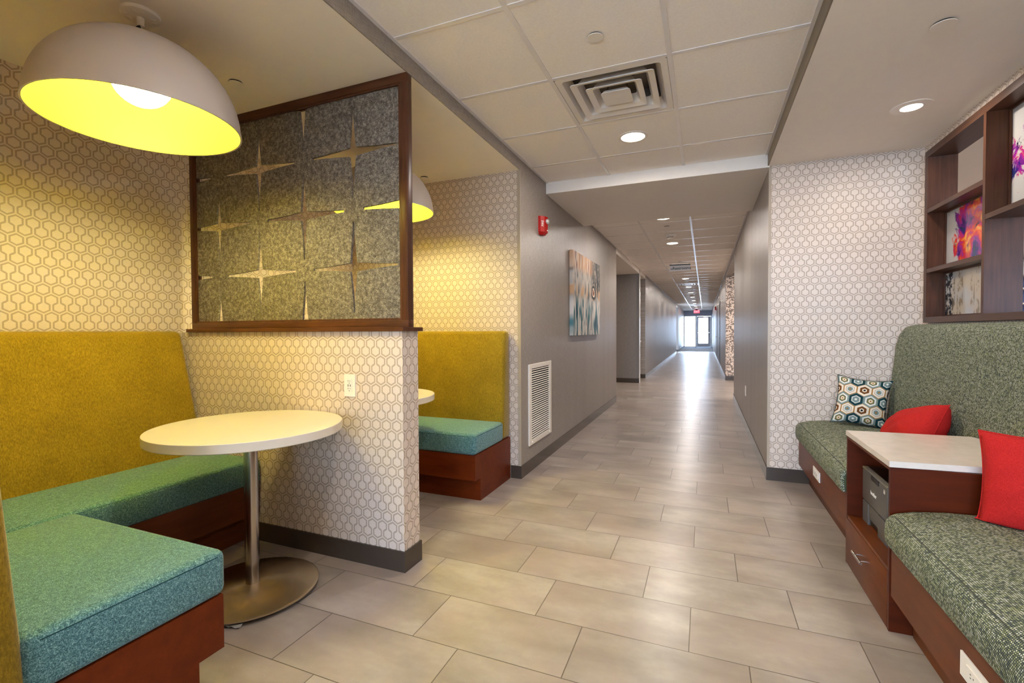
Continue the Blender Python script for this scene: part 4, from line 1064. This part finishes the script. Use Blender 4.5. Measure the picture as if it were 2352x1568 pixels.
def quad(TL, TR, BL, BR):
    TL, TR, BL, BR = map(Vector, (TL, TR, BL, BR)); c = (TL+TR+BL+BR)/4
    return c, ((TR+BR)-(TL+BL))/4, ((TL+TR)-(BL+BR))/4
c, U, V = quad((0.951, 4.235, 0.862), (1.236, 4.165, 0.838), (0.868, 4.14, 0.548), (1.196, 4.07, 0.512))
pillow('patterned_pillow', 'square pillow printed with teal, brown and cream hexagons in the bench corner', pillow_hex(), c, U*1.04, V*1.08, 0.13, clampf=seatclamp, pinch=0.12)
MR = red_linen()
c, U, V = quad((1.13, 3.60, 0.66), (1.205, 3.205, 0.825), (0.98, 3.46, 0.47), (1.07, 3.07, 0.56))
pillow('red_pillow', 'red pillow slumped on the far bench behind the quartz-topped cabinet', MR, c, U*1.03, V*1.05, 0.22, clampf=seatclamp, group='red pillows', pinch=0.05)
c, U, V = quad((0.962, 2.268, 0.832), (1.30, 2.10, 0.85), (0.925, 2.245, 0.498), (1.30, 2.06, 0.49))
def clamp2(p):
    p = seatclamp(p); p.y = min(p.y, 2.296); return p
pillow('red_pillow', 'red pillow standing on the near bench against the side of the cabinet', MR, c, U*1.04, V*1.03, 0.15, clampf=clamp2, group='red pillows', pinch=0.08)

# display frame in the lounge wall
t = thing('display_frame', 'dark walnut openwork frame with art glass panes set in the lounge side wall', 'display frame', (1.52, 3.1, 1.264))
GX0, GX1, GY0, GY1, GZ0, GZ1 = 1.440, 1.605, 2.03, 4.220, 1.264, 2.466
pbox('bottom_rail', M_WALN_Y, t, GX0, GX1, GY0, GY1, GZ0, GZ0+0.040); pbox('top_rail', M_WALN_Y, t, GX0, GX1, GY0, GY1, GZ1-0.046, GZ1)
pbox('side_board', M_WALN_Z, t, GX0, GX1, GY1-0.044, GY1, GZ0+0.040, GZ1-0.046); pbox('side_board', M_WALN_Z, t, GX0, GX1, GY0, GY0+0.044, GZ0+0.040, GZ1-0.046)
pbox('divider', M_WALN_Z, t, GX0, GX1, 3.437, 3.464, GZ0+0.040, GZ1-0.046); pbox('divider', M_WALN_Z, t, GX0, GX1, 2.745, 2.772, GZ0+0.040, GZ1-0.046)
pbox('shelf', M_WALN_Y, t, GX0+0.001, GX1, 3.464, 4.176, 2.030, 2.058); pbox('shelf', M_WALN_Y, t, GX0+0.001, GX1, 3.464, 4.176, 1.613, 1.641)
pbox('shelf', M_WALN_Y, t, GX0+0.001, GX1, 2.772, 3.437, 1.828, 1.856)
pbox('shelf', M_WALN_Y, t, GX0+0.001, GX1, 2.074, 2.745, 2.030, 2.058)
def pane(m, y0, y1, z0, z1, lab):
    b = BM(); box(b, 1.546, 1.552, y0+0.006, y1-0.006, z0+0.006, z1-0.006); p = obj('art_pane', b, m, t, lab)
    b = BM()
    for xx in ((1.534, 1.5445), (1.5535, 1.562)):
        for a in ((y0, y0+0.012, z0, z1), (y1-0.012, y1, z0, z1), (y0+0.012, y1-0.012, z0, z0+0.012), (y0+0.012, y1-0.012, z1-0.012, z1)): box(b, xx[0], xx[1], *a)
    obj('glazing_bead', b, M_WALN_Z, p)
pane(art_flame(), 3.464, 4.176, 1.641, 2.030, 'glass pane with bright red, orange and violet ink swirls')
pane(art_birch(), 3.464, 4.176, 1.304, 1.613, 'pale glass pane with birch-like grey and tan streaks')
pane(art_splash(), 2.772, 3.437, 1.856, 2.420, 'glass pane with a splash of many coloured inks')

# lobby shelving glimpsed through the frame
t = thing('lobby_shelving', 'blue-backed lobby shelving with white shelves seen through the wooden frame', 'shelving', (5.5, 12.3, 0))
pbox('back_panel', M_BLUEW, t, 4.2, 7.2, 12.50, 12.548, 0.0, 2.22); pbox('bulkhead', M_GREYW, t, 4.2, 7.2, 12.05, 12.5, 2.24, 2.50)
for z in (0.5, 0.95, 1.40, 1.69, 1.98): pbox('shelf', M_WHITE, t, 4.2, 7.2, 12.18, 12.50, z, z+0.03)
pbox('side_panel', M_BLUEW, t, 4.18, 4.20, 12.18, 12.548, 0, 2.22); pbox('side_panel', M_BLUEW, t, 7.2, 7.22, 12.18, 12.548, 0, 2.22)
for i, x in enumerate((5.62, 5.95, 6.4)):
    for j in range(3):
        b = BM(); lathe(b, x, 12.32, [(0, 1.431+0.045*j), (0.09, 1.431+0.045*j), (0.13, 1.465+0.045*j), (0.125, 1.465+0.045*j), (0.085, 1.436+0.045*j), (0, 1.436+0.045*j)], 24)
        o = obj('white_bowl', b, M_WHITE, smooth=True); recentre(o, (x, 12.32, 1.431+0.045*j)); tag(o, 'white bowl stacked on the blue lobby shelving', 'bowl', 'white bowls on the lobby shelving')
